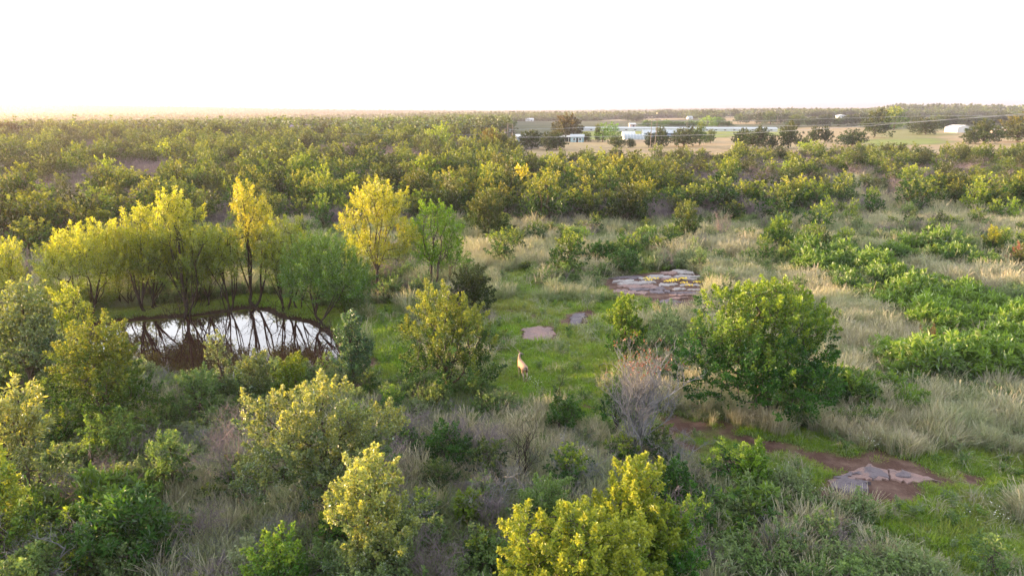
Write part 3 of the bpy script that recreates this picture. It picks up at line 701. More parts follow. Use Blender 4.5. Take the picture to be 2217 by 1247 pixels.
hero('sumac_bush', 17, 1250, 1090, 268, 195, 'sumac', 'large dark green sumac bush with long leaflets at bottom left', 'bush', nclump=110, fork=.2, young=.15, leaf=0.213, aspect=.32, clump_r=.34, per=74, stems=3, hang=.2, color=(.8, .9, .8))
hero('oak_tree', 18, 1330, 1155, 612, 150, 'oak', 'light green oak bush at the bottom edge left of centre', nclump=110, fork=.2, young=.35, ybias=.4, leaf=0.090, clump_r=.28, per=126, color=(1.6, 1.9, 1.4))
hero('sapling', 19, 1150, 1068, 1015, 62, 'oakbright', 'small sapling with big bright leaves below the charred stems', 'sapling', nclump=34, fork=.3, young=.2, leaf=0.139, aspect=.8, clump_r=.22, per=43)
hero('oak_tree', 20, 935, 866, 1222, 88, 'sumac', 'dense dark green shrub by the thin bare stems', 'shrub', nclump=80, fork=.1, stems=3, young=.1, leaf=0.098, clump_r=.28, per=100)
hero('oak_tree', 21, 885, 758, 562, 95, 'oakgrey', 'pale green oak shrub in front of the pond centre', 'shrub', nclump=85, fork=.15, young=.7, leaf=0.107, clump_r=.28, per=100)
hero('oak_tree', 22, 900, 768, 640, 80, 'oakbright', 'yellow tipped green shrub at the near bank of the pond', 'shrub', nclump=80, fork=.15, young=.6, leaf=0.098, clump_r=.27, per=100, color=(.8, .8, .7))
hero('sapling', 23, 870, 715, 487, 60, 'oakgrey', 'thin grey green sapling standing against the pond water', 'sapling', lobes=OL['col'], nclump=50, fork=.3, young=.4, leaf=0.090, clump_r=.22, per=52)
hero('oak_tree', 24, 930, 800, 440, 90, 'weed', 'low tangled green shrub between pond and dead thicket', 'shrub', nclump=80, fork=.15, young=.4, leaf=0.098, clump_r=.28, per=92)
hero('oak_tree', 25, 1010, 890, 250, 120, 'weed', 'grey green bush in front of the round olive oak', 'shrub', nclump=80, fork=.15, young=.3, leaf=0.098, clump_r=.28, per=100, color=(1.1, 1.1, .9))
hero('oak_tree', 26, 1175, 1040, 1180, 150, 'weed', 'grey green shrub tangle beneath the charred stems', 'shrub', nclump=120, fork=.15, young=.4, leaf=0.082, clump_r=.28, per=100)
hero('oak_tree', 27, 1120, 1000, 1450, 120, 'sumac', 'dark green bush at the foot of the dead grey tree', 'shrub', nclump=90, fork=.1, stems=3, young=.1, leaf=0.098, clump_r=.28, per=100, color=(.7, .85, .7))
hero('oak_tree', 28, 1290, 1090, 1455, 120, 'oak', 'green oak shrub right of the narrow yellow crown', 'shrub', nclump=100, fork=.1, young=.4, leaf=0.090, clump_r=.28, per=100, color=(1.4, 1.7, 1.2))
hero('oak_tree', 29, 1010, 920, 960, 130, 'sumac', 'dark leafy bush under the dead thicket left of the tall grass', 'shrub', nclump=90, fork=.1, stems=3, young=.1, leaf=0.098, clump_r=.3, per=92, color=(.7, .8, .7))
hero('oak_tree', 30, 870, 780, 20, 90, 'weed', 'leafy green bush at the left edge beside the silvery oak', 'shrub', nclump=90, fork=.15, young=.6, leaf=0.107, clump_r=.3, per=100, color=(1.3, 1.3, 1.1))
hero('juniper_tree', 31, 558, 498, 1778, 62, 'juniper', 'small dark conical juniper in the pale grass', 'juniper', lobes=[(0, 0, .2, .42, .42, .16), (0, 0, .42, .32, .32, .16), (0, 0, .62, .22, .22, .16), (0, 0, .82, .1, .1, .14)],
     nclump=130, fork=.6, young=.4, leaf=.13, aspect=.25, clump_r=.22, per=60, hollow=.9)
hero('oak_tree', 32, 548, 476, 1682, 78, 'oak', 'rounded green oak with yellow tip left of the juniper', nclump=100, fork=.2, young=.6, leaf=0.123, clump_r=.3, per=84, color=(1.1, 1.35, 1))
hero('oak_tree', 33, 566, 492, 2143, 46, 'oak', 'slender yellowish oak far right in the pale grass', lobes=OL['col'], nclump=70, fork=.3, young=.9, leaf=0.115, clump_r=.26, per=74, color=(1.3, 1.2, .9))
hero('oak_tree', 34, 528, 436, 1485, 68, 'oak', 'tall narrow dark oak ahead of the oak belt above the rock ledge', lobes=OL['col'], nclump=110, fork=.1, young=.6, leaf=0.123, clump_r=.32, per=84)
hero('oak_tree', 35, 596, 542, 1350, 66, 'sumac', 'round glossy green bush at the back edge of the rock ledge', 'bush', lobes=OL['wide'], nclump=80, fork=.08, stems=3, young=.1, leaf=0.107, clump_r=.27, per=84)
hero('oak_tree', 36, 572, 522, 1302, 70, 'sumac', 'low green bush left of the one behind the rock ledge', 'bush', lobes=OL['wide'], nclump=80, fork=.08, stems=3, young=.1, leaf=0.107, clump_r=.27, per=84, color=(.9, 1, .9))
hero('oak_tree', 37, 562, 506, 1348, 46, 'sumac', 'small upright bush just above the round glossy one', 'bush', nclump=50, fork=.1, young=.1, leaf=0.107, clump_r=.26, per=74, color=(.85, .95, .85))
hero('oak_tree', 38, 588, 530, 2196, 42, 'redleaf', 'withered orange red bush at the right edge', 'bush', nclump=50, fork=.15, young=.3, leaf=0.090, clump_r=.26, per=56)
hero('oak_tree', 39, 600, 535, 2215, 60, 'dark', 'dark olive bush behind the withered orange one', 'bush', nclump=60, fork=.15, young=.6, leaf=0.107, clump_r=.3, per=74, color=(1.3, 1.2, 1))
hero('oak_tree', 40, 782, 705, 2000, 66, 'redleaf', 'half dead brownish bush before the tall tawny grass', 'bush', nclump=50, fork=.15, young=.5, leaf=0.066, clump_r=.26, per=36, color=(.9, 1.1, .8))
hero('oak_tree', 41, 670, 618, 1565, 58, 'oak', 'small dark oak poking up behind the broad dark green oak', nclump=50, fork=.2, young=.2, leaf=0.107, clump_r=.28, per=74)
hero('oak_tree', 42, 612, 545, 1010, 44, 'weed', 'thin leafy brush at the left end of the pale grass', 'bush', nclump=40, fork=.25, young=.3, leaf=0.098, clump_r=.22, per=42)
hero('oak_tree', 43, 940, 820, 1335, 70, 'oak', 'leafy shrub in the shadow left of the dead grey tree', 'shrub', nclump=60, fork=.12, young=.2, leaf=0.090, clump_r=.26, per=74, color=(.9, 1.2, .9))
hero('oak_tree', 44, 1010, 880, 1975, 0 + 90, 'weed', 'low weedy shrub above the bend of the track', 'shrub', lobes=OL['wide'], nclump=60, fork=.08, stems=3, young=.3, leaf=0.082, clump_r=.26, per=74) if False else None
hero('oak_tree', 45, 1290, 1180, 700, 90, 'weed', 'tangled grey green bush at the bottom edge under the grey green oak', 'shrub', nclump=80, fork=.15, young=.2, leaf=0.090, clump_r=.26, per=92)
hero('oak_tree', 46, 1330, 1190, 80, 150, 'weed', 'pale leaved bush at the bottom left corner', 'shrub', nclump=90, fork=.15, young=.6, leaf=0.107, clump_r=.28, per=84)

# willows round the pond
WL = dict(dome=[(0, 0.1, 0.645, 0.3, 0.32, 0.254), (-0.28, 0.15, 0.565, 0.2, 0.26, 0.233), (0.29, 0.08, 0.525, 0.19, 0.26, 0.212), (-0.1, -0.12, 0.505, 0.22, 0.18, 0.159), (0.12, 0.2, 0.89, 0.16, 0.2, 0.12), (-0.17, 0.15, 0.87, 0.13, 0.16, 0.12), (0.16, -0.1, 0.485, 0.18, 0.16, 0.138)],
          over=[(0, 0.1, 0.625, 0.32, 0.34, 0.297), (-0.28, 0.15, 0.515, 0.2, 0.3, 0.254), (0.28, 0.08, 0.515, 0.2, 0.3, 0.254), (-0.08, -0.1, 0.455, 0.24, 0.22, 0.191), (0.12, 0.2, 0.89, 0.16, 0.2, 0.12), (-0.17, 0.15, 0.85, 0.13, 0.16, 0.12), (0.18, -0.1, 0.435, 0.2, 0.2, 0.17)],
          gold=[(0.05, 0.1, 0.9, 0.18, 0.2, 0.09), (-0.18, 0.1, 0.85, 0.16, 0.2, 0.1), (0.27, 0.1, 0.81, 0.16, 0.2, 0.11), (-0.35, 0.1, 0.65, 0.14, 0.2, 0.12), (0, 0.1, 0.69, 0.3, 0.3, 0.15), (0.33, 0.1, 0.505, 0.15, 0.2, 0.127), (-0.12, 0.1, 0.425, 0.26, 0.28, 0.117), (0.2, 0.15, 0.375, 0.22, 0.25, 0.106)],
          tall=[(-0.02, 0.1, 0.9, 0.15, 0.18, 0.09), (-0.17, 0.1, 0.8, 0.17, 0.2, 0.1), (0.12, 0.15, 0.77, 0.18, 0.2, 0.11), (0.27, 0.1, 0.63, 0.16, 0.2, 0.1), (-0.12, 0.05, 0.63, 0.24, 0.26, 0.12), (-0.32, 0.15, 0.465, 0.13, 0.18, 0.106), (0.14, 0.1, 0.435, 0.22, 0.22, 0.106)])
WL['scrub'] = [(0, 0, .5, .34, .3, .42), (-.3, 0, .42, .2, .25, .36), (.3, 0, .42, .2, .25, .36), (.1, -.1, .25, .35, .25, .2), (-.15, .1, .75, .18, .2, .2)]
def willow(seed, base, top, bx, wpx, label, lob='dome', mat='willow', young=.8, ybias=.5, nclump=260, color=None, fork=.12, stems=3, per=105, bark='darkbark', px_shift=None, **kw):
    x, y, z, h, w = size_of(bx, base, top, wpx)
    kw = dict(dict(leaf=.15, aspect=.27, clump_r=.46), **kw)
    tm, cm = plant('willow_tree', seed, h, w, mat, lobes=WL.get(lob), nclump=nclump, fork=fork, stems=stems, style='willow', young=young, ybias=ybias, barkm=bark, per=per, rtr=.013 * h, up=.8, jit=.05, **kw)
    y += 1.3 if px_shift is None else px_shift; z = T1(x, y)
    return set_tree('willow_tree', (tm, cm), x, y, z - .1, label, 'willow', 'willows round the pond', 0, color=color)
willow(101, 700, 498, 160, 205, 'leftmost wide yellow willow dome behind the pond', ybias=.45, young=1, nclump=330)
willow(102, 692, 470, 292, 140, 'yellow willow between the wide dome and the knobbly one', ybias=.45, young=1, nclump=270)
willow(103, 700, 432, 385, 150, 'knobbly topped yellow willow leaning over the pond', 'tall', ybias=.45, young=1, nclump=300)
willow(104, 682, 412, 541, 135, 'tall golden willow at the middle of the far bank', 'tall', ybias=.35, young=1, nclump=260, color=(1.05, .95, .9))
willow(105, 690, 515, 478, 95, 'low green willow in front of the tall golden one', nclump=130, young=.3)
willow(106, 690, 488, 605, 110, 'soft green willow right of the tall golden one', nclump=170, young=.5)
willow(107, 722, 525, 690, 215, 'wide fresh green willow overhanging the right end of the pond', 'over', mat='willowgreen', nclump=330, young=.5, ybias=.5)
willow(108, 655, 403, 812, 165, 'large golden yellow tree right of the pond', 'gold', ybias=.25, young=1, nclump=300, color=(1.08, 1.0, .8), stems=1, fork=.25, bark='bark')
willow(109, 645, 443, 935, 125, 'bright green tree with several bare lower stems', 'gold', mat='oakbright', young=.35, ybias=.4, nclump=170, per=55, stems=4, fork=.35, bark='bark', leaf=.13, aspect=.6, clump_r=.4, color=(.9, 1.1, .7), low=.4)
willow(110, 700, 535, -20, 130, 'yellow willow cut by the left edge', nclump=150, ybias=.4, young=1)
willow(111, 688, 560, 395, 130, 'low green willow with dark leaning stems at the far bank', nclump=170, young=.25, ybias=.6, color=(.9, .95, .9))
willow(112, 676, 560, 250, 130, 'low olive willow under the yellow domes', nclump=150, young=.15, ybias=.6, color=(.85, .85, .8))
willow(113, 800, 640, 120, 90, 'leafy willow bush behind the silvery oak', nclump=80, young=.6)
willow(114, 640, 520, 765, 80, 'pale willow scrub left of the large golden tree', nclump=90, young=.8, per=70)

for i, (px, base, top, w_) in enumerate(((190, 668, 610, 130), (125, 690, 610, 110), (760, 680, 610, 80))):
    willow(130 + i, base, top, px, w_, ['low willow scrub under the leftmost willow dome', 'low scrub at the left tip of the pond', 'green scrub under the large golden tree'][i],
           'scrub', mat='willowgreen' if i == 2 else 'willow', young=.2, ybias=.6, nclump=110, fork=.08, stems=3, color=(.8, .85, .8), px_shift=0)
willow(120, 668, 500, 345, 150, 'yellow green willow filling in behind the left pond willows', ybias=.5, young=.9, nclump=170, px_shift=0)
willow(121, 664, 505, 440, 120, 'soft willow crown behind, between the knobbly and the golden one', ybias=.55, young=.5, nclump=150, px_shift=0)
willow(122, 668, 515, 650, 120, 'pale willow crown behind the wide fresh green one', ybias=.5, young=.7, nclump=140, px_shift=0)
# leaning dark stems and roots of the willows over the water
for i, (px, py, h, w, st, ln) in enumerate(((395, 702, 2.6, 2.4, 4, (-.15, -.25)), (545, 690, 2.3, 1.6, 4, (.1, -.25)), (480, 694, 1.8, 2.4, 5, (.1, -.3)), (715, 742, 2.0, 3.0, 7, (-.2, -.25)), (600, 694, 1.7, 2.2, 4, (.1, -.3)))):
    V, F, tp = bare(300 + i, h, w, st, 3, (4, 4), .035, .4, ln, 4)
    x, y, z = place(px, py)
    e = link('dead_willow', mesh_np('dead_willow', V, F, mat=M['darkbark'])); e.location = (x, y, max(z, WATER_Z - .1))
    tag(e, ['dark leaning stems dipping into the pond middle', 'dark stems under the tall golden willow', 'fine brushy stems at the far bank', 'fan of dark stems under the wide fresh green willow', 'low dead twigs trailing in the water right of the golden willow'][i], 'willow stems')

# dead and leafless bushes
def deadbush(seed, base, top, bx, wpx, label, mat='twig', stems=4, levels=4, nb=(6, 5, 4), r=.035, cat='dead bush', name='dead_bush', **kw):
    x, y, z, h, w = size_of(bx, base, top, wpx)
    V, F, tips = bare(seed, h, w, stems, levels, nb, r, **kw)
    e = empty(name, (x, y, z), 0, label, cat)
    link('branches', mesh_np('branches', V, F, mat=M[mat]), None, e)
    return e, tips, h
e, tips, h = deadbush(201, 1005, 712, 1378, 104, 'tall dead grey tree with withered red leaves at its top', 'twig', 7, 5, (7, 5, 4, 2), .09, 'dead tree', 'dead_tree', up=1.9, wander=.16)
rng = np.random.RandomState(9); t = tips[tips[:, 2] > h * .74]; t = t[rng.rand(len(t)) < .18]; ci = np.repeat(np.arange(len(t)), 5)
V, F = leaf_quads(t[ci] + rng.randn(len(ci), 3) * .06, norm(rng.randn(len(ci), 3) + [0, 0, -.6]), rng.randn(len(ci), 3), .07 + .05 * rng.rand(len(ci)), .4)
link('withered_leaves', mesh_np('withered_leaves', V, F, attrs={'tone': rng.rand(len(V)), 'young': rng.rand(len(V)) * .4}, mat=M['redleaf']), None, e)
deadbush(202, 1080, 835, 515, 150, 'tall purplish dead thicket left of the spreading oak', 'purpletwig', 7, 5, (5, 4, 4, 3), .04)
deadbush(203, 1110, 950, 235, 170, 'grey dead bush above the large sumac at bottom left', 'purpletwig', 6, 5, (5, 4, 3, 3), .04)
deadbush(204, 1045, 868, 1140, 62, 'charred upright stems in the middle foreground', 'darkbark', 5, 4, (5, 4, 3), .035, up=1.2)
deadbush(205, 1120, 985, 1075, 130, 'pale tangle of fallen twigs left of the charred stems', 'twig', 6, 5, (5, 4, 4, 2), .03, up=.1)
deadbush(206, 985, 860, 985, 110, 'purple grey dead brush under the yellow topped oak', 'purpletwig', 6, 5, (5, 4, 4, 3), .035)
deadbush(207, 1290, 1130, 935, 170, 'grey bare bush at the bottom beside the pale green oak', 'purpletwig', 7, 5, (5, 5, 4, 3), .03)
deadbush(208, 1300, 1080, 95, 150, 'leafless grey tree at the bottom left corner', 'twig', 2, 5, (7, 5, 4, 3), .05, up=.3, name='dead_tree', cat='dead tree')
deadbush(209, 910, 795, 1212, 26, 'single thin black stem right of the deer', 'darkbark', 1, 3, (6, 3), .03, up=1.5)
deadbush(210, 900, 858, 1198, 18, 'short black stem beside the tall one behind the dark shrub', 'darkbark', 1, 3, (5, 3), .03, up=1.5)
deadbush(211, 1040, 900, 845, 110, 'brownish dead brush between two oaks in the foreground', 'purpletwig', 6, 5, (5, 4, 4, 3), .03)
deadbush(212, 1060, 945, 1265, 100, 'low grey twigs in the tall grass left of the dead tree', 'twig', 4, 4, (5, 4, 3), .03, up=.1)
deadbush(213, 1035, 930, 1450, 120, 'spreading grey twigs right of the dead grey tree', 'twig', 5, 5, (5, 4, 3, 2), .03, up=.1)
deadbush(214, 700, 600, 985, 90, 'leafless purple bush below the bright green tree', 'purpletwig', 7, 4, (6, 4, 3), .03)
deadbush(215, 700, 650, 1055, 70, 'purplish twig mound at the edge of the clearing', 'purpletwig', 8, 4, (5, 4, 3), .02)
deadbush(216, 560, 488, 2032, 30, 'thin brown dead sapling far right in the grass', 'twig', 1, 4, (7, 4, 3), .04)
deadbush(217, 548, 478, 1528, 60, 'pinkish bare bush right of the tall narrow dark oak', 'purpletwig', 6, 4, (5, 4, 3), .02)
deadbush(218, 640, 592, 1822, 55, 'grey bare bush at the edge of the sumac', 'purpletwig', 6, 4, (6, 4, 3), .02)
deadbush(219, 805, 712, 1985, 60, 'brown twiggy bush inside the half dead one', 'purpletwig', 6, 4, (5, 4, 3), .02)
deadbush(220, 620, 520, 972, 80, 'tall bare stems right of the bright green tree', 'bark', 5, 4, (5, 4, 3), .04, up=.8)
deadbush(221, 885, 800, 430, 80, 'dead twigs on the near bank of the pond', 'purpletwig', 6, 4, (5, 4, 3), .03)
deadbush(222, 1215, 1090, 600, 110, 'bare grey brush beside the light green oak bush', 'twig', 6, 4, (6, 5, 3), .03)
deadbush(223, 1220, 1100, 1690, 90, 'thin grey stems in the tawny grass at bottom right', 'twig', 6, 4, (5, 4, 3), .02, up=1.)
deadbush(224, 1220, 1090, 1470 + 330, 60, 'grey twiggy clump by the lower bare soil', 'purpletwig', 8, 4, (5, 4, 3), .02)

for i, (bx, base, top, wp, mt, lb) in enumerate(((300, 1010, 900, 110, 'purpletwig', 'grey leafless bush right of the slender sapling shade, under the round olive oak'), (430, 1000, 905, 90, 'twig', 'bare pale bush between the dark sapling and the dead thicket'),
        (585, 1230, 1140, 120, 'twig', 'bare pale twigs left of the light green oak bush at the bottom'), (880, 985, 870, 110, 'purpletwig', 'bare purple grey bush right of the spreading grey green oak'), (905, 1150, 1040, 110, 'twig', 'tangle of grey twigs right of the pale green oak'),
        (1060, 1010, 905, 90, 'purpletwig', 'leafless bush left of the charred stems'), (1110, 1240, 1140, 150, 'twig', 'wide grey leafless bush above the bright yellow oak'), (1245, 1080, 985, 100, 'twig', 'bare twigs above the yellow oak spire'),
        (160, 1130, 1010, 120, 'purpletwig', 'dead stems between the left edge oaks and the large sumac bush'), (350, 1240, 1160, 100, 'twig', 'bare twigs at the bottom right of the large sumac bush'), (1520, 1110, 1040, 90, 'twig', 'low bare twigs left of the lone sapling'), (440, 1180, 1060, 110, 'purpletwig', 'dead bush in tawny grass between sumac and light green oak bush'))):
    deadbush(240 + i, base, top, bx, wp, lb, mt, 5, 4, (6, 5, 4), .03, up=.5)

# ================================================================== the oak belt behind the clearing
FLOW = [(-900, 610), (0, 592), (100, 565), (250, 525), (600, 508), (650, 490), (700, 502), (900, 490), (1000, 486), (1100, 492), (1200, 502), (1300, 500), (1420, 492), (1520, 482), (1640, 482), (1760, 474), (1840, 462), (1960, 466), (2100, 474), (2217, 478), (3100, 480)]
FUP = [(-900, 306), (0, 312), (60, 309), (120, 300), (300, 300), (640, 298), (1080, 312), (1130, 354), (1250, 360), (1330, 358), (1560, 350), (1700, 348), (1900, 345), (2060, 348), (2130, 344), (2217, 354), (3100, 358)]
ax_, ay_ = zip(*FLOW); ux_, uy_ = zip(*FUP)
rng = np.random.RandomState(77)
mid = [plant('scrub_oak', 400 + i, 4.4, 3.6 + (i % 3) * .5, 'oak', nclump=64, per=34, leaf=.20, clump_r=.42, fork=.16, stems=1 + (i % 2), young=.75 + .1 * (i % 3), ybias=.66, nl=5 + i % 3, low=.22, k=3) for i in range(7)]
midb = [plant('scrub_oak', 420 + i, 4.4, 3.8, 'oakbright', nclump=60, per=26, leaf=.22, clump_r=.42, fork=.16, young=.8, ybias=.35, nl=6, low=.22, k=3) for i in range(2)]
def baremesh(nm, seed, h, w, stems, levels, nb, r, mat='purpletwig', k=3):
    V, F, tp = bare(seed, h, w, stems, levels, nb, r, k=k); return mesh_np(nm, V, F, mat=M[mat])
midd = [plant('scrub_oak', 430 + i, 4.4, 4.0, 'dark', nclump=64, per=30, leaf=.20, clump_r=.42, fork=.16, young=.5, ybias=.6, nl=6, low=.2, k=3) for i in range(2)]
midbare = [baremesh('bare_branches', 440 + i, 3.3, 3.2, 6, 5, (5, 4, 4, 3), .045) for i in range(3)]
SP = 3.9
cand = []
for yy in np.arange(30, 420, SP):
    sp_ = SP * (1 + max(0, yy - 150) / 320.0)
    n = int(2 * yy * .95 / sp_)
    xs = (np.arange(n) - n / 2) * sp_ + rng.rand(n) * sp_ * .9; ys = yy + rng.randn(n) * SP * .5
    cand.append(np.stack([xs, ys], 1))
cand = np.concatenate(cand)
cand = cand[rng.rand(len(cand)) < 1 / (1 + np.maximum(0, cand[:, 1] - 150) / 320.0)]
px_, py_ = project(cand[:, 0], cand[:, 1], 0)
fr = np.interp(px_, ax_, ay_); ur = np.interp(px_, ux_, uy_)
ok = (py_ < fr) & (py_ > ur) & (py_ > 243)
nn = fbm(cand[:, 0], cand[:, 1], 14, 3)
gap = (nn < .27) & (py_ < 470); gap |= (px_ > 1640) & (py_ > 395) & (nn < .34); gap |= (np.hypot((px_ - 1830) / 70, (py_ - 400) / 14) < 1)
ok &= ~gap & (px_ > -700) & (px_ < 2900)
ok &= sdf(POND, cand[:, 0], cand[:, 1]) < -4
cand, px_, py_, nn = cand[ok], px_[ok], py_[ok], nn[ok]
Dd = np.hypot(cand[:, 0], cand[:, 1]); o_ = np.argsort(Dd); cand, px_, py_, nn, Dd = cand[o_], px_[o_], py_[o_], nn[o_], Dd[o_]
zz = T(cand[:, 0], cand[:, 1])
purple = (fbm(cand[:, 0], cand[:, 1], 17, 31) > np.where(px_ < 1000, .57, .64)) & (Dd > 92)
hgt = .56 + .85 * rng.rand(len(cand)) ** 1.6 + .25 * (fbm(cand[:, 0], cand[:, 1], 25, 8) - .4)
hgt = hgt * np.where((px_ > 1120) & (Dd > 130), .8, 1)
wid = (.85 + .55 * rng.rand(len(cand))) * (.6 + .45 * hgt)
hue = rng.rand(len(cand)); hue2 = fbm(cand[:, 0], cand[:, 1], 30, 55)
LMK = [(0, 'at the left edge'), (110, 'behind the leftmost willow dome'), (230, 'behind the left willows'), (340, 'behind the knobbly willow'), (440, 'left of the tall golden willow'), (520, 'behind the tall golden willow'), (610, 'right of the tall golden willow'),
       (700, 'left of the large golden tree'), (790, 'behind the large golden tree'), (880, 'behind the bright green tree'), (960, 'right of the bright green tree'), (1040, 'behind the dark olive round tree'), (1120, 'above the pale grass centre'),
       (1210, 'above the small green bushes'), (1300, 'above the round glossy bush'), (1390, 'left of the tall narrow oak'), (1460, 'behind the tall narrow oak'), (1540, 'right of the tall narrow oak'), (1620, 'above the yellow tipped oak'),
       (1700, 'left of the juniper line'), (1770, 'straight above the juniper'), (1850, 'right of the juniper'), (1940, 'above the right sumac'), (2020, 'above the brown dead sapling'), (2110, 'above the slender yellowish oak'), (2180, 'at the right edge')]
def landmark(px): return [l for a, l in LMK if px >= a][-1] if px >= 0 else 'at the left edge'
HN = lambda h: 'very small' if h < .7 else 'small' if h < .85 else 'middling' if h < 1.0 else 'tall' if h < 1.12 else 'very tall'
used = {}
def uniq(base, extra):
    if base not in used: used[base] = 1; return base
    for e in extra:
        t = base + ', ' + e
        if len(t.split()) <= 16 and t not in used: used[t] = 1; return t
    k = 2
    while '%s, number %d from the front' % (base, k) in used: k += 1
    t = ('%s, number %d from the front' % (base, k)); used[t] = 1; return t
infr = (px_ > -20) & (px_ < 2237)
ind = np.where(infr & ~purple)[0][:290]; indb = np.where(infr & purple)[0][:40]
isind = np.zeros(len(cand), bool); isind[ind] = True; isind[indb] = True
rank = {}
for i in ind:
    bright = hue[i] > .93; darkone = hue[i] < .2; v = int(rng.randint(2 if bright or darkone else 7)); me = (midb if bright else midd if darkone else mid)[v]
    h = hgt[i]; g = .6 + .75 * rng.rand(); warm = .85 + .35 * hue2[i] + .2 * rng.rand()
    col = (g * warm * 1.0, g * 1.08, g * 1.0) if not bright else (.95, 1.0, .9)
    cn = 'yellow topped' if bright else 'brownish dark' if darkone else 'olive' if warm > 1.15 else 'deep green' if g < .95 else 'mid green' if g < 1.1 else 'light green'
    sh = ['rounded', 'leaning', 'lopsided', 'upright', 'spreading', 'ragged', 'bushy'][v if not bright else v + 3]
    d = py_[i] - np.interp(px_[i], ax_, ay_)
    row = 'front row' if d > -16 else 'second row' if d > -34 else 'third row' if d > -56 else 'deep in'
    lb = '%s %s %s oak, %s, %s' % (HN(h), sh, cn, row, landmark(px_[i]))
    lb = uniq(lb, ['nearer the right', 'slightly farther back', 'beside its twin', 'farthest back of its like', 'half hidden', 'in a gap'])
    set_tree('scrub_oak', me, cand[i, 0], cand[i, 1], zz[i] - .05, lb, 'oak tree', 'scrub oaks of the belt behind the clearing', rng.rand() * 6.28, wid[i], h, color=col)
for i in indb:
    h = hgt[i] * (.8 + .3 * rng.rand())
    lb = uniq('%s leafless purplish shrub, %s' % (HN(h), landmark(px_[i])), ['slightly farther back', 'nearer the right', 'half hidden', 'beside its twin', 'in a gap', 'among low brush'])
    set_tree('bare_shrub', (midbare[rng.randint(3)],), cand[i, 0], cand[i, 1], zz[i], lb, 'bare shrub', 'leafless shrubs of the oak belt', rng.rand() * 6.28, h * 1.1, h, parts=('branches',))
# the rest of the belt, past the three hundred largest
lo = [plant('belt_oak', 460 + i, 4.4, 3.9, 'oak', nclump=54, per=18, leaf=.27, clump_r=.44, fork=.16, young=.75, ybias=.62, nl=5, low=.2, k=3) for i in range(5)]
lob_ = [plant('belt_oak', 470, 4.4, 3.9, 'oakbright', nclump=44, per=12, leaf=.36, clump_r=.46, fork=.16, young=.9, ybias=.3, nl=5, low=.2, k=3)]
def joined(pair, nm):
    """trunk and crown of a mass tree in one source mesh"""
    t, c = pair; nv = len(t.vertices); V = np.empty((nv + len(c.vertices), 3), np.float32)
    a = np.empty(nv * 3, np.float32); t.vertices.foreach_get('co', a); V[:nv] = a.reshape(-1, 3)
    a = np.empty(len(c.vertices) * 3, np.float32); c.vertices.foreach_get('co', a); V[nv:] = a.reshape(-1, 3)
    f1 = np.empty(len(t.loops), np.int32); t.loops.foreach_get('vertex_index', f1); f2 = np.empty(len(c.loops), np.int32); c.loops.foreach_get('vertex_index', f2)
    F = np.concatenate([f1.reshape(-1, 4), f2.reshape(-1, 4) + nv])
    at = {}
    for k in ('tone', 'young'):
        b = np.empty(len(c.vertices), np.float32); c.attributes[k].data.foreach_get('value', b); at[k] = np.concatenate([np.zeros(nv, np.float32), b])
    me = mesh_np(nm, V, F, attrs=at, mat=c.materials[0]); me.materials.append(t.materials[0])
    mi = np.zeros(len(F), np.int32); mi[:len(f1) // 4] = 1; me.polygons.foreach_set('material_index', mi); return me
cb = src_coll('belt_oak', [joined(p, 'belt_oak') for p in mid[:4]] + [joined(p, 'belt_oak') for p in lo] + [joined(lob_[0], 'belt_oak')] + midbare[:2] + [joined(midd[0], 'belt_oak')])
r_ = np.where(~isind)[0]; n = len(r_)
pick = np.where(Dd[r_] < 125, rng.randint(0, 4, n), rng.randint(4, 9, n)); pick = np.where(hue[r_] > .955, 9, pick); pick = np.where(hue[r_] < .28, 12, pick); pick = np.where(purple[r_], rng.randint(10, 12, n), pick)
S_ = np.stack([wid[r_], wid[r_], hgt[r_]], 1) * (1 + np.clip((Dd[r_] - 150) / 320, 0, .8))[:, None] ** .6
scatter('oak_woodland', 'dense scrub oak woodland filling the plain beyond the nearest oaks', 'woodland', cb,
        np.stack([cand[r_, 0], cand[r_, 1], zz[r_] - .1], 1), np.stack([np.zeros(n), np.zeros(n), rng.rand(n) * 6.28], 1), S_, pick, np.clip(hue2[r_] * 1.1 - .45 + .5 * rng.rand(n), 0, 1))

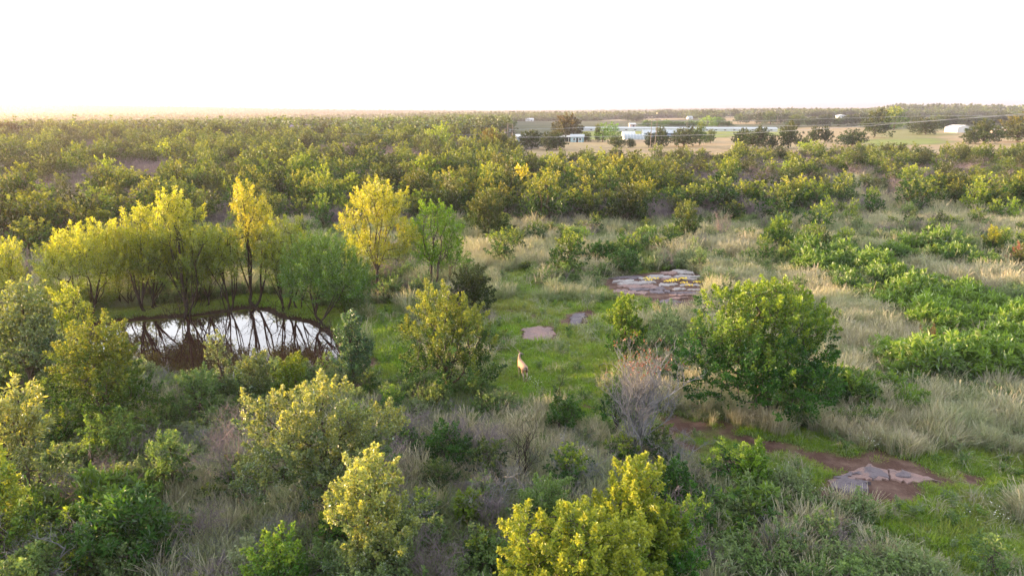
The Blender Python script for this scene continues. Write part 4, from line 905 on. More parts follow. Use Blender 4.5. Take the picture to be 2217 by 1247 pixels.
# trees and shrubs of the open strip in front of the belt
for px, base, top, wpx, bright, lb in ((1682, 492, 404, 92, 0, 'broad leafy oak standing forward of the belt above the yellow tipped oak'), (1755, 468, 395, 72, 0, 'mid sized oak behind the broad forward one'), (1790, 482, 427, 40, 1, 'slim yellowish oak left of two slim ones'),
        (1840, 492, 434, 38, 1, 'slim yellowish oak right of two slim ones'), (1882, 474, 410, 58, 0, 'ragged oak right of the slim yellowish pair'), (1990, 464, 390, 88, 0, 'wide isolated oak with bare stems in the pale grass gap'), (2127, 468, 382, 96, 0, 'large oak clump at right before the sheds'),
        (2202, 466, 378, 84, 0, 'large oak at the right edge of the belt'), (1549, 468, 384, 92, 0, 'large pale green oak right of the tall narrow one'), (1703, 404, 352, 44, 1, 'light green oak inside the belt above the broad forward one'), (1748, 402, 348, 48, 0, 'tall leaning oak beside the light green one'),
        (1190, 512, 482, 42, 0, 'low dark bush at the left of the pale grass'), (1262, 505, 478, 46, 0, 'dark bush in the grass left of a green gap'), (1398, 508, 474, 30, 0, 'small upright shrub by the green gap'), (1425, 552, 515, 56, 0, 'dark bush group above the right end of the ledge'),
        (1820, 470, 440, 34, 0, 'small shrub between the slim oaks'), (1932, 500, 470, 48, 0, 'squat shrub in the dense grass right of the juniper'), (2060, 500, 468, 50, 0, 'bushy shrub right of the squat one'), (1600, 525, 500, 46, 0, 'low shrub left of the yellow tipped oak'), (2020, 572, 535, 60, 0, 'dark spreading shrub at the foot of the brown dead sapling'),
        (1950, 560, 528, 40, 1, 'yellowish shrub left of the dark spreading one'), (2100, 590, 560, 44, 1, 'bright low shrub below the slender yellowish oak'), (700, 500, 425, 62, 0, 'tall oak right behind the green willow'), (745, 470, 392, 56, 0, 'pale oak behind the large golden tree'), (655, 530, 470, 40, 0, 'dark oak between the two golden crowns'),
        (985, 470, 385, 76, 0, 'oak with golden top left above the dark olive round tree'), (1240, 480, 410, 60, 0, 'oak at the front of the belt above the dark bush'), (1330, 482, 420, 62, 0, 'oak clump before the belt centre'), (215, 500, 408, 108, 0, 'large greyish oak high behind the left willows'),
        (62, 560, 478, 64, 0, 'ragged oak rising between willow and left edge'), (110, 470, 400, 90, 0, 'wide oak near the left edge of the belt'), (2145, 545, 520, 30, 0, 'tiny shrub at the right in pale grass'), (1140, 590, 566, 40, 0, 'low green shrub in the grass above the clearing')):
    x, y, z, h, w = size_of(px, base, top, wpx); me = (midb if bright else mid)[px % (2 if bright else 7)]; q_ = random.Random(px + base)
    g = q_.uniform(.75, 1.25); set_tree('scrub_oak', me, x, y, z - .05, lb, 'oak tree' if h > 2 else 'shrub', None, q_.random() * 6.28, w / 3.9, h / 4.3, color=(g, g * 1.12, g * .95))

# loose saplings and bushes over the pale grass
rg = np.random.RandomState(909); put = []
while len(put) < 46:
    px = rg.uniform(1080, 2230); py = np.interp(px, ax_, ay_) + 8 + 95 * rg.rand() ** 1.5
    if any(abs(px - q[0]) < 34 and abs(py - q[1]) < 14 for q in put) or (1290 < px < 1530 and py > 575): continue
    put.append((px, py)); x, y, z = place(px, py); h = rg.uniform(.30, .78) * (1.1 if rg.rand() < .25 else .8); w = h * rg.uniform(.8, 1.25)
    kind = rg.rand(); me = midb[rg.randint(2)] if kind < .12 else midd[rg.randint(2)] if kind < .3 else mid[rg.randint(7)]; g = rg.uniform(.8, 1.35)
    lb = '%s %s, %s, %s' % ('low' if h < .4 else 'small' if h < .6 else 'taller', 'yellowish bush' if kind < .12 else 'brownish bush' if kind < .3 else 'green bush', landmark(px), 'by the woods' if py - np.interp(px, ax_, ay_) < 28 else 'in open grass')
    set_tree('oak_bush', me, x, y, z - .05, uniq(lb, ['beside its twin', 'slightly nearer']), 'bush', 'loose bushes over the pale grass', rg.rand() * 6.28, w, h, color=(g, g * 1.15, g))
# bushes packed between the foreground oaks
ANC = [(712, 1000, 'spreading grey green oak'), (815, 1150, 'pale green oak'), (1245, 1180, 'bright yellow oak'), (242, 850, 'round olive oak'), (378, 1010, 'dark sapling'), (268, 1180, 'large sumac bush'), (612, 1210, 'light green oak bush'),
       (972, 800, 'yellow topped oak'), (1140, 980, 'charred stems'), (1015, 1110, 'small bright sapling'), (515, 960, 'tall purplish thicket'), (70, 1000, 'golden topped tree'), (1378, 930, 'dead grey tree'), (1622, 1040, 'lone sapling by the track'), (540, 850, 'near bank of the pond')]
n_ = 0; put = []
while n_ < 40:
    px = rg.uniform(0, 1620); py = rg.uniform(850, 1330) if px < 1150 else rg.uniform(1010, 1330)
    if any(abs(px - q[0]) < 60 and abs(py - q[1]) < 40 for q in put) or (1080 < px < 1300 and py < 950): continue
    put.append((px, py)); n_ += 1; x, y, z = place(px, py); h = rg.uniform(.20, .44); w = h * rg.uniform(.9, 1.4)
    kind = rg.rand(); me = midd[rg.randint(2)] if kind < .25 else mid[rg.randint(7)]; g = rg.uniform(.8, 1.5)
    ax, ay, nm = min(ANC, key=lambda q: math.hypot(q[0] - px, (q[1] - py) * 1.3)); dx, dy = px - ax, py - ay
    where = ('right of' if dx > 0 else 'left of') if abs(dx) > abs(dy) else ('in front of' if dy > 0 else 'behind')
    lb = '%s %s %s the %s' % ('knee high' if h < .28 else 'waist high' if h < .36 else 'head high', 'dark bush' if kind < .25 else 'green bush' if g < 1.2 else 'light green bush', where, nm)
    set_tree('oak_bush', me, x, y, z - .05, uniq(lb, ['beside its twin', 'a step farther', 'half under it']), 'bush', 'bushes between the foreground oaks', rg.rand() * 6.28, w, h, color=(g, g * 1.15, g))

# bright single trees of the belt and the big trees behind it
BT = [plant('field_tree', 500 + i, 9.0, 10.0, 'dark', nclump=160, per=44, leaf=.5, clump_r=1.05, fork=.12, young=.35, ybias=.6, nl=9, low=.18, k=3) for i in range(4)]
BW = [plant('field_tree', 510 + i, 8.0, 7.5, 'willow', nclump=80, per=24, leaf=.45, clump_r=.9, fork=.15, young=.6, ybias=.3, nl=6, low=.2, k=3) for i in range(2)]
BG = [plant('field_tree', 520 + i, 9.0, 9.0, 'oak', nclump=140, per=40, leaf=.45, clump_r=.95, fork=.12, young=.4, ybias=.6, nl=9, low=.18, k=3) for i in range(3)]
def ftree(px, base, top, wpx, kind, label, col=(1, 1, 1), group=None, cat='tree'):
    wpx *= 1.3 if base < 280 else 1.15
    x, y, z, h, w = size_of(px, base, top, wpx); L = dict(d=BT, w=BW, g=BG)[kind]; me = L[random.Random(px * 7).randrange(len(L))]
    bh, bw = dict(d=(9., 10.), w=(8., 7.5), g=(9., 9.))[kind]
    return set_tree('field_tree', me, x, y, z - .15, label, cat, group, random.Random(px).random() * 6.28, w / bw * 1.05, h / bh * 1.05, color=col)
LT = 'tree in the far part of the oak belt'
for a in ((1130, 432, 362, 48, 'w', 'round golden yellow tree glowing in the middle of the oak belt', (1.5, 1.15, .9)),
          (1068, 425, 360, 62, 'w', 'yellow green tree left of the round golden one', (1.15, 1.1, .8)),
          (662, 415, 340, 62, 'g', 'tall green conical tree high above the golden willow', (1.6, 1.6, 1.0)), (660, 455, 378, 60, 'g', 'light topped tree in front of the tall conical one', (1.7, 1.5, .9)),
          (958, 330, 274, 46, 'w', 'tall pale yellow green tree left of the power structure', (.9, 1.0, .8)), (928, 330, 284, 26, 'w', 'narrow yellow green tree beside the tall pale one', (.9, 1.0, .8)),
          (1001, 322, 298, 26, 'w', 'small bright yellow tree near the power structure', (1.2, 1.15, .8)), (890, 325, 277, 50, 'g', 'broad tree with yellowish cap left of the pale pair', (1.5, 1.4, .9)),
          (1062, 340, 286, 48, 'd', 'rusty orange tree left of the power structure', (2.6, 1.6, 1.0)), (1090, 338, 292, 30, 'd', 'olive tree touching the rusty orange one', (1.8, 1.6, 1.0)), (1112, 345, 305, 34, 'g', 'dark green tree at the foot of the power structure', (1.1, 1.1, 1)),
          (1150, 323, 284, 46, 'd', 'dark tree on a clear trunk at the corner of the field'), (1188, 326, 292, 40, 'd', 'left half of the dark double tree at the field edge'), (1205, 324, 290, 42, 'd', 'right dark tree with forked trunk at the field edge'),
          (1228, 305, 254, 60, 'd', 'big round reddish brown tree over the little blue house', (2.0, 1.15, 1.2)), (1268, 307, 287, 22, 'g', 'small green tree right of the little blue house'), (1293, 308, 272, 13, 'g', 'thin columnar tree before the long blue roof', (1.1, 1, 1)),
          (1305, 308, 270, 32, 'w', 'light green tree left of the white arched hoop house', (.45, .75, .7)), (1325, 304, 270, 32, 'w', 'fresh green tree touching the white arched hoop house', (.4, .75, .7)), (1334, 320, 296, 34, 'd', 'small round dark tree below the hoop house', (1.2, 1.2, 1)),
          (1366, 320, 302, 20, 'd', 'smallest round bush tree on the tan field', (1.1, 1.2, 1)), (1404, 320, 290, 20, 'd', 'narrow dark tree left of the double pole'), (1429, 320, 279, 30, 'd', 'dark tree right of the double pole', (1.2, 1.2, 1)),
          (1480, 318, 281, 62, 'd', 'wide dark green tree on the tan field'), (1514, 316, 272, 30, 'g', 'tall yellow green topped tree beside the wide dark one', (1.3, 1.3, 1)), (1538, 311, 283, 20, 'd', 'thin trunked grey tree right of the wide dark clump', (1.8, 1.7, 1.6)),
          (1606, 322, 283, 42, 'd', 'dark cedar like tree, left of the wide purple based clump', (.9, 1, 1)), (1640, 324, 279, 52, 'd', 'wide dark tree with a purple shaded base'), (1672, 322, 294, 18, 'd', 'narrow dark cedar between two wide clumps'),
          (1706, 322, 269, 42, 'd', 'tall dark clump with dead purple lower half', (1.2, 1.1, 1.1)), (1762, 310, 277, 24, 'd', 'left of two upright dark trees on the tan field'), (1785, 310, 277, 26, 'd', 'right of two upright dark trees on the tan field'),
          (1845, 318, 284, 54, 'd', 'low wide dark green tree near the field edge', (.9, 1.1, 1)), (1893, 298, 243, 56, 'd', 'tall dark tree where the wires rise', (1.3, 1.2, 1)), (1935, 282, 238, 52, 'g', 'large pale olive tree beyond the tall dark one', (2.2, 2.0, 1.5)),
          (1905, 280, 262, 30, 'g', 'small pale tree beneath the large pale olive one', (1.8, 1.8, 1.2)), (2003, 292, 258, 62, 'd', 'wide flat topped tree left of the white garage', (1.5, 1.3, 1)), (2128, 312, 266, 62, 'd', 'large round olive tree right of the white garage', (1.5, 1.4, 1)),
          (2100, 312, 284, 30, 'd', 'smaller olive tree covering the corner of the white garage', (1.4, 1.3, 1)), (2202, 308, 255, 80, 'd', 'big brown olive tree at the right edge before the shed', (2.2, 1.6, .9)), (1740, 322, 300, 20, 'g', 'low bush right of the dark clump', (1.5, 1.4, 1)),  # warm tint on the right edge tree paints orange sunlight into its leaves
          (1752, 348, 310, 60, 'w', 'yellow green rounded bush at the front of the tan field', (.9, 1.05, .8)), (1740 + 560, 330, 250, 100, 'd', 'large olive tree beyond the right edge'), (705, 302, 273, 34, 'd', 'round dark tree right of the purple roofed house', (1.2, .95, 1)),
          (18, 312, 267, 60, 'd', 'large orange lit tree at the far left edge', (1.32, 0.87, 0.56)), (78, 300, 266, 40, 'g', 'hazy tree behind the white trailer', (0.96, 0.81, 0.70)), (112, 302, 268, 34, 'd', 'dark hazy tree right of the white trailer', (0.96, 0.68, 0.70)), (135, 312, 272, 62, 'g', 'wide olive tree right of the white trailer', (1.02, 0.87, 0.70)),  # orange tint of the first tree is low sunlight put into its colour
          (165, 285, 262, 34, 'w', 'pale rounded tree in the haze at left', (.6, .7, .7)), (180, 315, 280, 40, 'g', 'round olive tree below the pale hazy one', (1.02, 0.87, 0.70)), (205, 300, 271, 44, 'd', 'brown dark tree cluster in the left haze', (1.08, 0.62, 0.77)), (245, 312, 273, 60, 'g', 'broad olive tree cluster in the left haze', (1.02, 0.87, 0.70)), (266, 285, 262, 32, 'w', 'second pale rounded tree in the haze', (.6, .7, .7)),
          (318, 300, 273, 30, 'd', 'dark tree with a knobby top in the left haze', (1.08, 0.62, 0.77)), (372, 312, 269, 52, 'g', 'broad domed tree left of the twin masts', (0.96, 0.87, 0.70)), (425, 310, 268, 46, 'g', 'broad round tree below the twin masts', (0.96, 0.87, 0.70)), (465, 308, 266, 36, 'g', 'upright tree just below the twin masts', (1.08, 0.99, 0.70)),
          (498, 308, 276, 34, 'g', 'rounded tree right of the twin masts', (0.96, 0.87, 0.70)), (553, 306, 270, 42, 'g', 'open branched tree halfway to the purple roof', (0.90, 0.87, 0.70)), (598, 306, 272, 32, 'g', 'open branched tree left of the purple roof', (0.90, 0.81, 0.70)), (355, 322, 290, 50, 'g', 'dome shaped tree at the back of the left woods', (0.90, 0.87, 0.70))):
    ftree(*a[:6], a[6] if len(a) > 6 else (1, 1, 1), 'big trees around the far fields')
# tree row beyond the tan field, right
k = 0
DESC = ['dark round', 'flat topped', 'olive domed', 'dense wide', 'twin crowned', 'greyish', 'tall domed', 'small round']
for px, base, top, w in ((1602, 268, 248, 24), (1622, 266, 250, 22), (1645, 268, 246, 28), (1668, 270, 244, 30), (1690, 268, 246, 26), (1716, 270, 252, 26), (1728, 275, 252, 44), (1757, 274, 255, 22), (1787, 275, 250, 34), (1815, 274, 256, 24), (1843, 275, 250, 34), (1780, 262, 241, 36), (1806, 260, 240, 40),
                         (1835, 262, 239, 36), (1862, 268, 246, 30), (1880, 264, 242, 30), (1962, 268, 250, 30), (1985, 272, 250, 34), (2030, 276, 252, 44), (2052, 276, 250, 40), (2090, 274, 252, 44), (2115, 274, 254, 40), (2145, 272, 250, 44), (2175, 272, 246, 50), (2210, 270, 244, 50), (1360, 262, 247, 24), (1378, 264, 250, 30),
                         (1338, 258, 248, 16), (1312, 258, 246, 14), (1300, 258, 247, 14), (1425, 256, 240, 26), (1444, 256, 239, 26), (1475, 256, 242, 26), (1505, 256, 239, 20), (1520, 256, 240, 20), (1540, 256, 240, 18), (1562, 256, 243, 18), (1592, 255, 238, 16), (1134, 262, 243, 12), (1113, 262, 246, 14), (1160, 260, 248, 30), (1190, 260, 246, 26)):
    ftree(px, base, top, w, 'd' if k % 3 else 'g', '%s far tree %s, %s' % (DESC[k % 8], 'behind the tan fields' if px > 1590 else 'on the far ridge', ['beyond the wires', 'next to a paler one', 'above the long poultry house roof' if px < 1600 else 'left of the hill', 'at the skyline', 'in the hedgerow'][(k // 8) % 5]), (1.2, 1.2, 1.1), 'far hedgerow trees'); k += 1
# low green thicket behind the long poultry house
for i, (px, base, top, w) in enumerate(((1445, 277, 262, 30), (1470, 277, 264, 34), (1500, 277, 263, 36), (1530, 276, 255, 34), (1555, 275, 256, 30), (1575, 275, 264, 24), (1405, 275, 262, 34), (1425, 276, 263, 30))):
    ftree(px, base, top, w, 'w' if i == 3 else 'g', '%s thicket clump %s the long poultry house' % (['dark', 'low', 'green', 'yellow', 'broad', 'end', 'leftmost', 'pale'][i], 'behind' if i < 6 else 'rising over'), (.9, 1.2, 1) if i == 3 else (1.1, 1.6, 1), 'thicket behind the poultry house')

# far woodland to the horizon
FT = [joined(plant('far_tree', 540 + i, 9.0, 11.0, 'dark' if i < 2 else 'oak', nclump=26, per=9, leaf=1.5, aspect=.8, clump_r=1.9, fork=.15, young=.3, ybias=.6, nl=5, low=.2, k=3), 'far_tree') for i in range(4)]
FF = [joined(plant('far_tree', 550 + i, 9.0, 12.0, 'dark' if i < 1 else 'oak', nclump=12, per=6, leaf=3.6, aspect=.9, clump_r=3.0, fork=.1, young=.3, ybias=.6, nl=4, low=.2, k=3), 'far_tree') for i in range(2)]
cf = src_coll('far_tree', FT + FF)
P = []
D = 330.0
while D < 7600:
    s = 8.5 + D * .0065; n = int(2 * .95 * D / s)
    a = (np.arange(n) + rng.rand(n)) / n * 1.9 - .95; d = D + rng.randn(n) * s * .35
    P.append(np.stack([a * d, d, np.full(n, s)], 1)); D += s * (.9 if D < 1500 else 1.5)
P = np.concatenate(P); q = T(P[:, 0], P[:, 1]); px2, py2 = project(P[:, 0], P[:, 1], 0)
t_, g_ = field_w(P[:, 0], P[:, 1]); keep = (t_ + g_ < .3) & (py2 < np.interp(px2, ux_, uy_))
keep &= ~((px2 > 1100) & (py2 > 262)) & ~((px2 > 1590) & (py2 > 262))
keep &= fbm(P[:, 0], P[:, 1], 160, 17) > .30
P, q, px2 = P[keep], q[keep], px2[keep]; n = len(P); print('far trees', n)
s = (P[:, 2] / 10.5) ** .8 * (.7 + .5 * rng.rand(n)); hz_ = np.minimum(s, 1.25) * (.6 + .35 * rng.rand(n)) * np.where(P[:, 1] < 1200, .85, 1)
scatter('far_woodland', 'hazy woodland reaching to the low ridges on the horizon', 'woodland', cf, np.stack([P[:, 0], P[:, 1], q - .3], 1),
        np.stack([np.zeros(n), np.zeros(n), rng.rand(n) * 6.28], 1), np.stack([s, s, hz_], 1), np.where(P[:, 1] < 1400, rng.randint(0, 4, n), rng.randint(4, 6, n)), rng.rand(n) * .8)

# ================================================================== buildings and poles
M['skybluemetal'] = simple('blue_sky_tinted_metal', (.34, .40, .44), .5, .12, 1.0)  # blue paint on some roofs; on the poultry house, sky reflection painted in
M['whitemetal'] = simple('white_metal', (.55, .58, .60), .5, .08, 1.0)
M['bluewall'] = simple('blue_painted_wall', (.12, .20, .32), .7, .15, 1.0)
M['cyanwall'] = simple('light_blue_wall', (.24, .40, .46), .7, .15, 1.0)
M['opening_shade'] = simple('painted_opening_shade', (.015, .017, .02), .6, .2, 1.0)  # near-black colour paints the shade inside doorways, windows and the carport
M['purpleroof'] = simple('mauve_shingle_roof', (.26, .19, .30), .8, .15, 1.0)
M['pinkwall'] = simple('pinkish_metal', (.55, .45, .43), .6, .1, 1.0)
M['paletrim'] = simple('white_trim', (.78, .8, .8), .5, .05, 1.0)
M['weatherpole'] = simple('weathered_pole_wood', (.20, .175, .16), .85, .25, 4)
M['wire'] = simple('bright_wire', (.45, .46, .47), .4, .1, 1, .6)
def building(px, base, wpx, depth, hw, hr, yaw, label, wall, roof, cat='building', name='building', over=.35, wins=(), doors=(), gable_front=False, posts=0, D=None):
    x, y, z = place(px, base); w = wpx / FPX * y * (1 if not yaw else 1 / max(.3, math.cos(R(yaw))))
    e = empty(name, (x, y, z), R(yaw), label, cat)
    if gable_front:
        prof_v = [(-w / 2, 0), (w / 2, 0), (w / 2, hw), (0, hw + hr), (-w / 2, hw)]
        b = Box(); n = 5
        b.v = [(p[0], 0, p[1]) for p in prof_v] + [(p[0], depth, p[1]) for p in prof_v]
        b.f = [tuple(range(5)), tuple(range(9, 4, -1))] + [(i, 5 + i, 5 + (i + 1) % 5, (i + 1) % 5) for i in range(5)]
        b.obj('wall', M[wall], e)
        r = Box(); o = over; t = .12
        for s_ in (-1, 1):
            k = len(r.v); sl_ = hr / (w / 2)
            for yy in (-o, depth + o):
                r.v += [(0, yy, hw + hr + .02), (s_ * (w / 2 + o), yy, hw - o * sl_ + .02), (s_ * (w / 2 + o), yy, hw - o * sl_ + .02 + t), (0, yy, hw + hr + .02 + t)]
            r.f += [(k, k + 1, k + 2, k + 3), (k + 7, k + 6, k + 5, k + 4)] + [(k + i, k + 4 + i, k + 4 + (i + 1) % 4, k + (i + 1) % 4) for i in range(4)]
        r.obj('roof', M[roof], e)
    else:
        b = Box().prism([(0, 0), (depth, 0), (depth, hw), (depth / 2, hw + hr - .03), (0, hw)], -w / 2, w / 2); b.obj('wall', M[wall], e)
        sl_ = hr / (depth / 2); o = over; t = .12
        Box().prism([(-o, hw - o * sl_ + .02), (depth / 2, hw + hr + .02), (depth + o, hw - o * sl_ + .02), (depth + o, hw - o * sl_ + t), (depth / 2, hw + hr + .14), (-o, hw - o * sl_ + t)], -w / 2 - o, w / 2 + o).obj('roof', M[roof], e)
    for u, ww, z0, z1 in wins:
        f = Box().quadbox(u * w - ww / 2 - .08, u * w + ww / 2 + .08, -.05, -.002, z0 - .08, z1 + .08).obj('window', M['paletrim'], e)
        Box().quadbox(u * w - ww / 2, u * w + ww / 2, -.07, -.052, z0, z1).obj('pane', M['opening_shade'], f)
    for u, ww, z1 in doors: Box().quadbox(u * w - ww / 2, u * w + ww / 2, -.06, -.003, 0, z1).obj('door', M['opening_shade'], e)
    for i in range(posts):
        u = -.5 + (i + .5) / posts; Box().quadbox(u * w - .07, u * w + .07, -.9, -.76, 0, hw - .3).obj('post', M['paletrim'], e)
    return e
e = building(1462, 284.5, 412, 11, 1.7, 1.0, -7, 'very long low poultry house with sky reflection painted on metal roof behind the tan field', 'whitemetal', 'skybluemetal', 'barn', 'poultry_house', wins=[(u, 1.6, .6, 1.2) for u in np.linspace(-.47, .47, 22)])
building(1432, 298, 74, 10, 2.3, 1.5, -3, 'blue walled barn with white doors behind the double pole', 'bluewall', 'skybluemetal', 'barn', 'barn', wins=[(-.3, 1.1, .8, 1.8), (-.05, 1.1, .8, 1.8)], doors=[(.12, 1.2, 2.0), (.36, 1.2, 2.0)])
building(1249, 308.5, 27, 7, 2.3, 1.0, -8, 'little turquoise house with posts under the reddish brown tree', 'cyanwall', 'skybluemetal', 'house', 'house', wins=[(-.2, .9, .9, 1.7), (.25, .9, .9, 1.7)], doors=[(.02, .8, 1.9)], posts=4)
building(1223, 307, 24, 6, 2.1, .5, -8, 'carport with dark painted interior and white roof edge beside the turquoise house', 'opening_shade', 'whitemetal', 'carport', 'carport', posts=3)
building(2089, 287.5, 35, 12, 3.2, 1.5, 6, 'white metal garage with a door opening painted dark in the dry field', 'whitemetal', 'whitemetal', 'garage', 'garage', gable_front=True, doors=[(.2, 3.2, 2.6)])
building(2169, 296, 34, 11, 3.4, 1.4, -20, 'pinkish white metal shed beside the orange tinted olive tree at right', 'pinkwall', 'whitemetal', 'shed', 'metal_shed', gable_front=True, doors=[(-.2, 1.2, 2.2)])
building(647, 296, 36, 12, 3.0, 3.2, 5, 'house with a large mauve roof and white walls in the left woods', 'whitemetal', 'purpleroof', 'house', 'house', over=.8, wins=[(-.25, 1.6, 1.0, 2.3), (.1, 1.6, 1.0, 2.3)], doors=[(.3, 1.2, 2.2)])
building(77, 309, 17, 3, 2.6, .2, 3, 'white box trailer standing in the orange haze at left', 'whitemetal', 'whitemetal', 'trailer', 'trailer', over=.05, doors=[(.3, .8, 1.9)])
building(1147, 263, 17, 10, 2.6, 2.0, 4, 'far white house on the wooded ridge behind the power structure', 'whitemetal', 'whitemetal', 'house', 'house', wins=[(-.2, 1.5, .9, 1.9)], doors=[(.2, 1.2, 2.0)])
building(1370, 277, 12, 7, 3.0, .8, 0, 'small pinkish shed at the dark trees left of the double pole', 'pinkwall', 'whitemetal', 'shed', 'shed', doors=[(.1, 1.6, 2.2)])
building(1495, 259, 10, 8, 3, 2, 8, 'tiny blue roofed house on the hill above the thicket', 'whitemetal', 'skybluemetal', 'house', 'house', wins=[(0, 2, 1, 2)])
building(1823, 264, 18, 9, 3.4, 1.6, 4, 'white building with a dark door between the far dark trees', 'whitemetal', 'whitemetal', 'building', 'building', gable_front=True, doors=[(.15, 2.4, 2.2)])
building(2009, 250, 12, 14, 6, 2, 4, 'small white building on the slope of the blue green hill', 'whitemetal', 'whitemetal', 'building', 'building', wins=[(0, 4, 2, 4)])
building(1128, 308, 20, 7, 2.4, .8, 3, 'low pale shed behind the power structure', 'skybluemetal', 'whitemetal', 'shed', 'shed', doors=[(0, 1.2, 1.9)])
def hoop(px, base, wpx, depth, h, yaw, label, mat):
    x, y, z = place(px, base); w = wpx / FPX * y; e = empty('hoop_house', (x, y, z), R(yaw), label, 'hoop house'); n = 14
    Box().prism([(depth / 2 - depth / 2 * math.cos(math.pi * i / n), h * math.sin(math.pi * i / n)) for i in range(n + 1)], -w / 2, w / 2).obj('cover', M[mat], e)
    for i in range(9):
        u = -w / 2 + w * i / 8
        Box().prism([(depth / 2 - (depth / 2 + .05) * math.cos(math.pi * k / n), (h + .05) * math.sin(math.pi * k / n)) for k in range(n + 1)], u - .05, u + .05).obj('hoop', M['paletrim'], e)
hoop(1379, 303, 54, 7, 2.6, -3, 'pale blue hoop house lying in front of the white one', 'skybluemetal')
hoop(1362, 296, 26, 7, 2.6, -3, 'white arched hoop house behind the pale blue one', 'whitemetal')
def tube_line(pts, r, k=4):
    A = np.array(pts[:-1]); B = np.array(pts[1:]); return tubes(A, B, np.full(len(A), r), np.full(len(A), r), k)
def at(px, py, D): d = ray(px, py); t = D / d[1]; return np.array([d[0] * t, D, CAM_Z + d[2] * t])
def pole(px, base, top, label, arms=1, r=.16, lean=0, D=None, cat='utility pole', name='utility_pole', armw=2.4):
    x, y, z = place(px, base) if D is None else (*at(px, base, D)[:2], 0)
    zt = CAM_Z + ray(px, top)[2] * (y / ray(px, top)[1])
    e = empty(name, (x, y, z), R(random.Random(px).uniform(-25, 25)), label, cat)
    Box().tube((0, 0, -.5), (lean, 0, zt - z), r, r * .65).obj('pole', M['weatherpole'], e)
    for i in range(arms):
        h = zt - z - .5 - i * 1.2; a = Box().quadbox(lean - armw / 2, lean + armw / 2, -.1 - r, -r, h, h + .16).obj('crossarm', M['weatherpole'], e)
        for u in (-.45, 0, .45): Box().tube((lean + u * armw, -.05 - r, h + .16), (lean + u * armw, -.05 - r, h + .42), .06, .04, 6).obj('insulator', M['paletrim'], a)
    return e
pole(1408, 323, 253, 'left pole of the tall double pole on the tan field', 2, .13); pole(1417, 322, 257, 'right leaning pole of the tall double pole', 1, .13, .6)
pole(1337, 283, 263, 'short pole behind the light green trees'); pole(1352, 280, 264, 'thin pole left of the pinkish shed', 1, .14); pole(1358, 279, 265, 'thin pole touching the pinkish shed', 0, .14)
pole(1487, 279, 256, 'pole in front of the green thicket'); pole(1588, 290, 278, 'white stake pole on the green strip', 0, .1); pole(1632, 281, 260, 'pole at the right end of the poultry house'); pole(1656, 270, 252, 'pole before the dark hedgerow', 1)
pole(1682, 272, 250, 'tall pole in the dry field hedgerow'); pole(1858, 270, 246, 'pole beside the tall dark tree'); pole(2122, 285, 262, 'pole rising behind the large round olive tree', 0, .2)
pole(865, 318, 300, 'leftmost of three pale poles in the oak belt', 0, .16); pole(885, 316, 299, 'middle one of three pale poles in the oak belt', 0, .16); pole(902, 322, 300, 'rightmost and tallest of three pale poles in the oak belt', 0, .18); pole(980, 292, 266, 'thin pole beyond the pale yellow trees', 1)
pole(73, 305, 281, 'left thin mast behind the white trailer', 0, .1, cat='mast', name='mast'); pole(84, 305, 280, 'right thin mast behind the white trailer', 0, .1, cat='mast', name='mast'); pole(209, 302, 282, 'short pale post in the left haze', 0, .2)
pole(458, 275, 251, 'left one of the hazy twin masts', 0, .25, cat='mast', name='mast'); pole(472, 275, 252, 'right one of the hazy twin masts', 0, .25, cat='mast', name='mast'); pole(655, 290, 249, 'hazy pole above the mauve roof with two crossarms', 2, .2, armw=6)
# power structure of poles and beams
x, y, z = place(1109, 325); e = empty('power_structure', (x, y, z), 0, 'wooden power line structure of tall poles and crossbeams above the woods', 'power structure')
pxm = y / FPX; zt = lambda row: CAM_Z + ray(1109, row)[2] * (y / ray(1109, row)[1]) - z
for dx, t in ((-9.5, 269), (.5, 269), (-15, 279), (6, 286)): Box().tube((dx * pxm, 0, -.5), (dx * pxm, 0, zt(t)), .17, .12).obj('pole', M['weatherpole'], e)
for a, b, row in ((-11, 2, 270), (-16, -4, 279), (-4, 5, 278), (-15, 1, 287), (1, 6, 286.5)): Box().quadbox(a * pxm, b * pxm, -.3, -.18, zt(row), zt(row) + .2).obj('crossbeam', M['weatherpole'], e)
Box().tube((-5 * pxm, .1, 0), (.5 * pxm, .1, zt(287)), .09).obj('brace', M['weatherpole'], e)
Box().quadbox(-5.2 * pxm, -4.2 * pxm, -.3, .3, zt(286), zt(280)).obj('switch_box', M['paletrim'], e)
for i, (pts, r, lb) in enumerate((
    ([(1100, 298, 222), (1250, 297, 221), (1420, 294.5, 219), (1560, 292, 214), (1700, 284.5, 207), (1850, 275, 200), (2000, 264, 192), (2217, 246.5, 182), (2500, 218, 168)], .055, 'brightest wire rising across the tan field to the right edge'),
    ([(1105, 281, 240), (1200, 279.5, 245), (1300, 275, 252), (1410, 268, 262)], .05, 'wire from the power structure to the double pole'),
    ([(1412, 262, 262), (1520, 263, 260), (1650, 262, 255), (1800, 257, 248), (2000, 252, 240), (2217, 250, 232), (2500, 240, 222)], .045, 'upper thin wire right of the double pole'),
    ([(1412, 271, 262), (1520, 274, 258), (1650, 274, 252), (1800, 271, 245), (1950, 266, 237), (2217, 249, 225), (2500, 228, 215)], .045, 'lower thin wire right of the double pole'),
    ([(1100, 288, 240), (1000, 293, 240), (880, 294, 240), (740, 290, 240)], .035, 'lower wire crossing the oak belt left of the power structure'))):
    p3 = [at(*p) for p in pts]; V, F = tube_line([v for v in p3], r)
    tag(link('power_wire', mesh_np('power_wire', V, F, mat=M['wire'])), lb, 'wire')
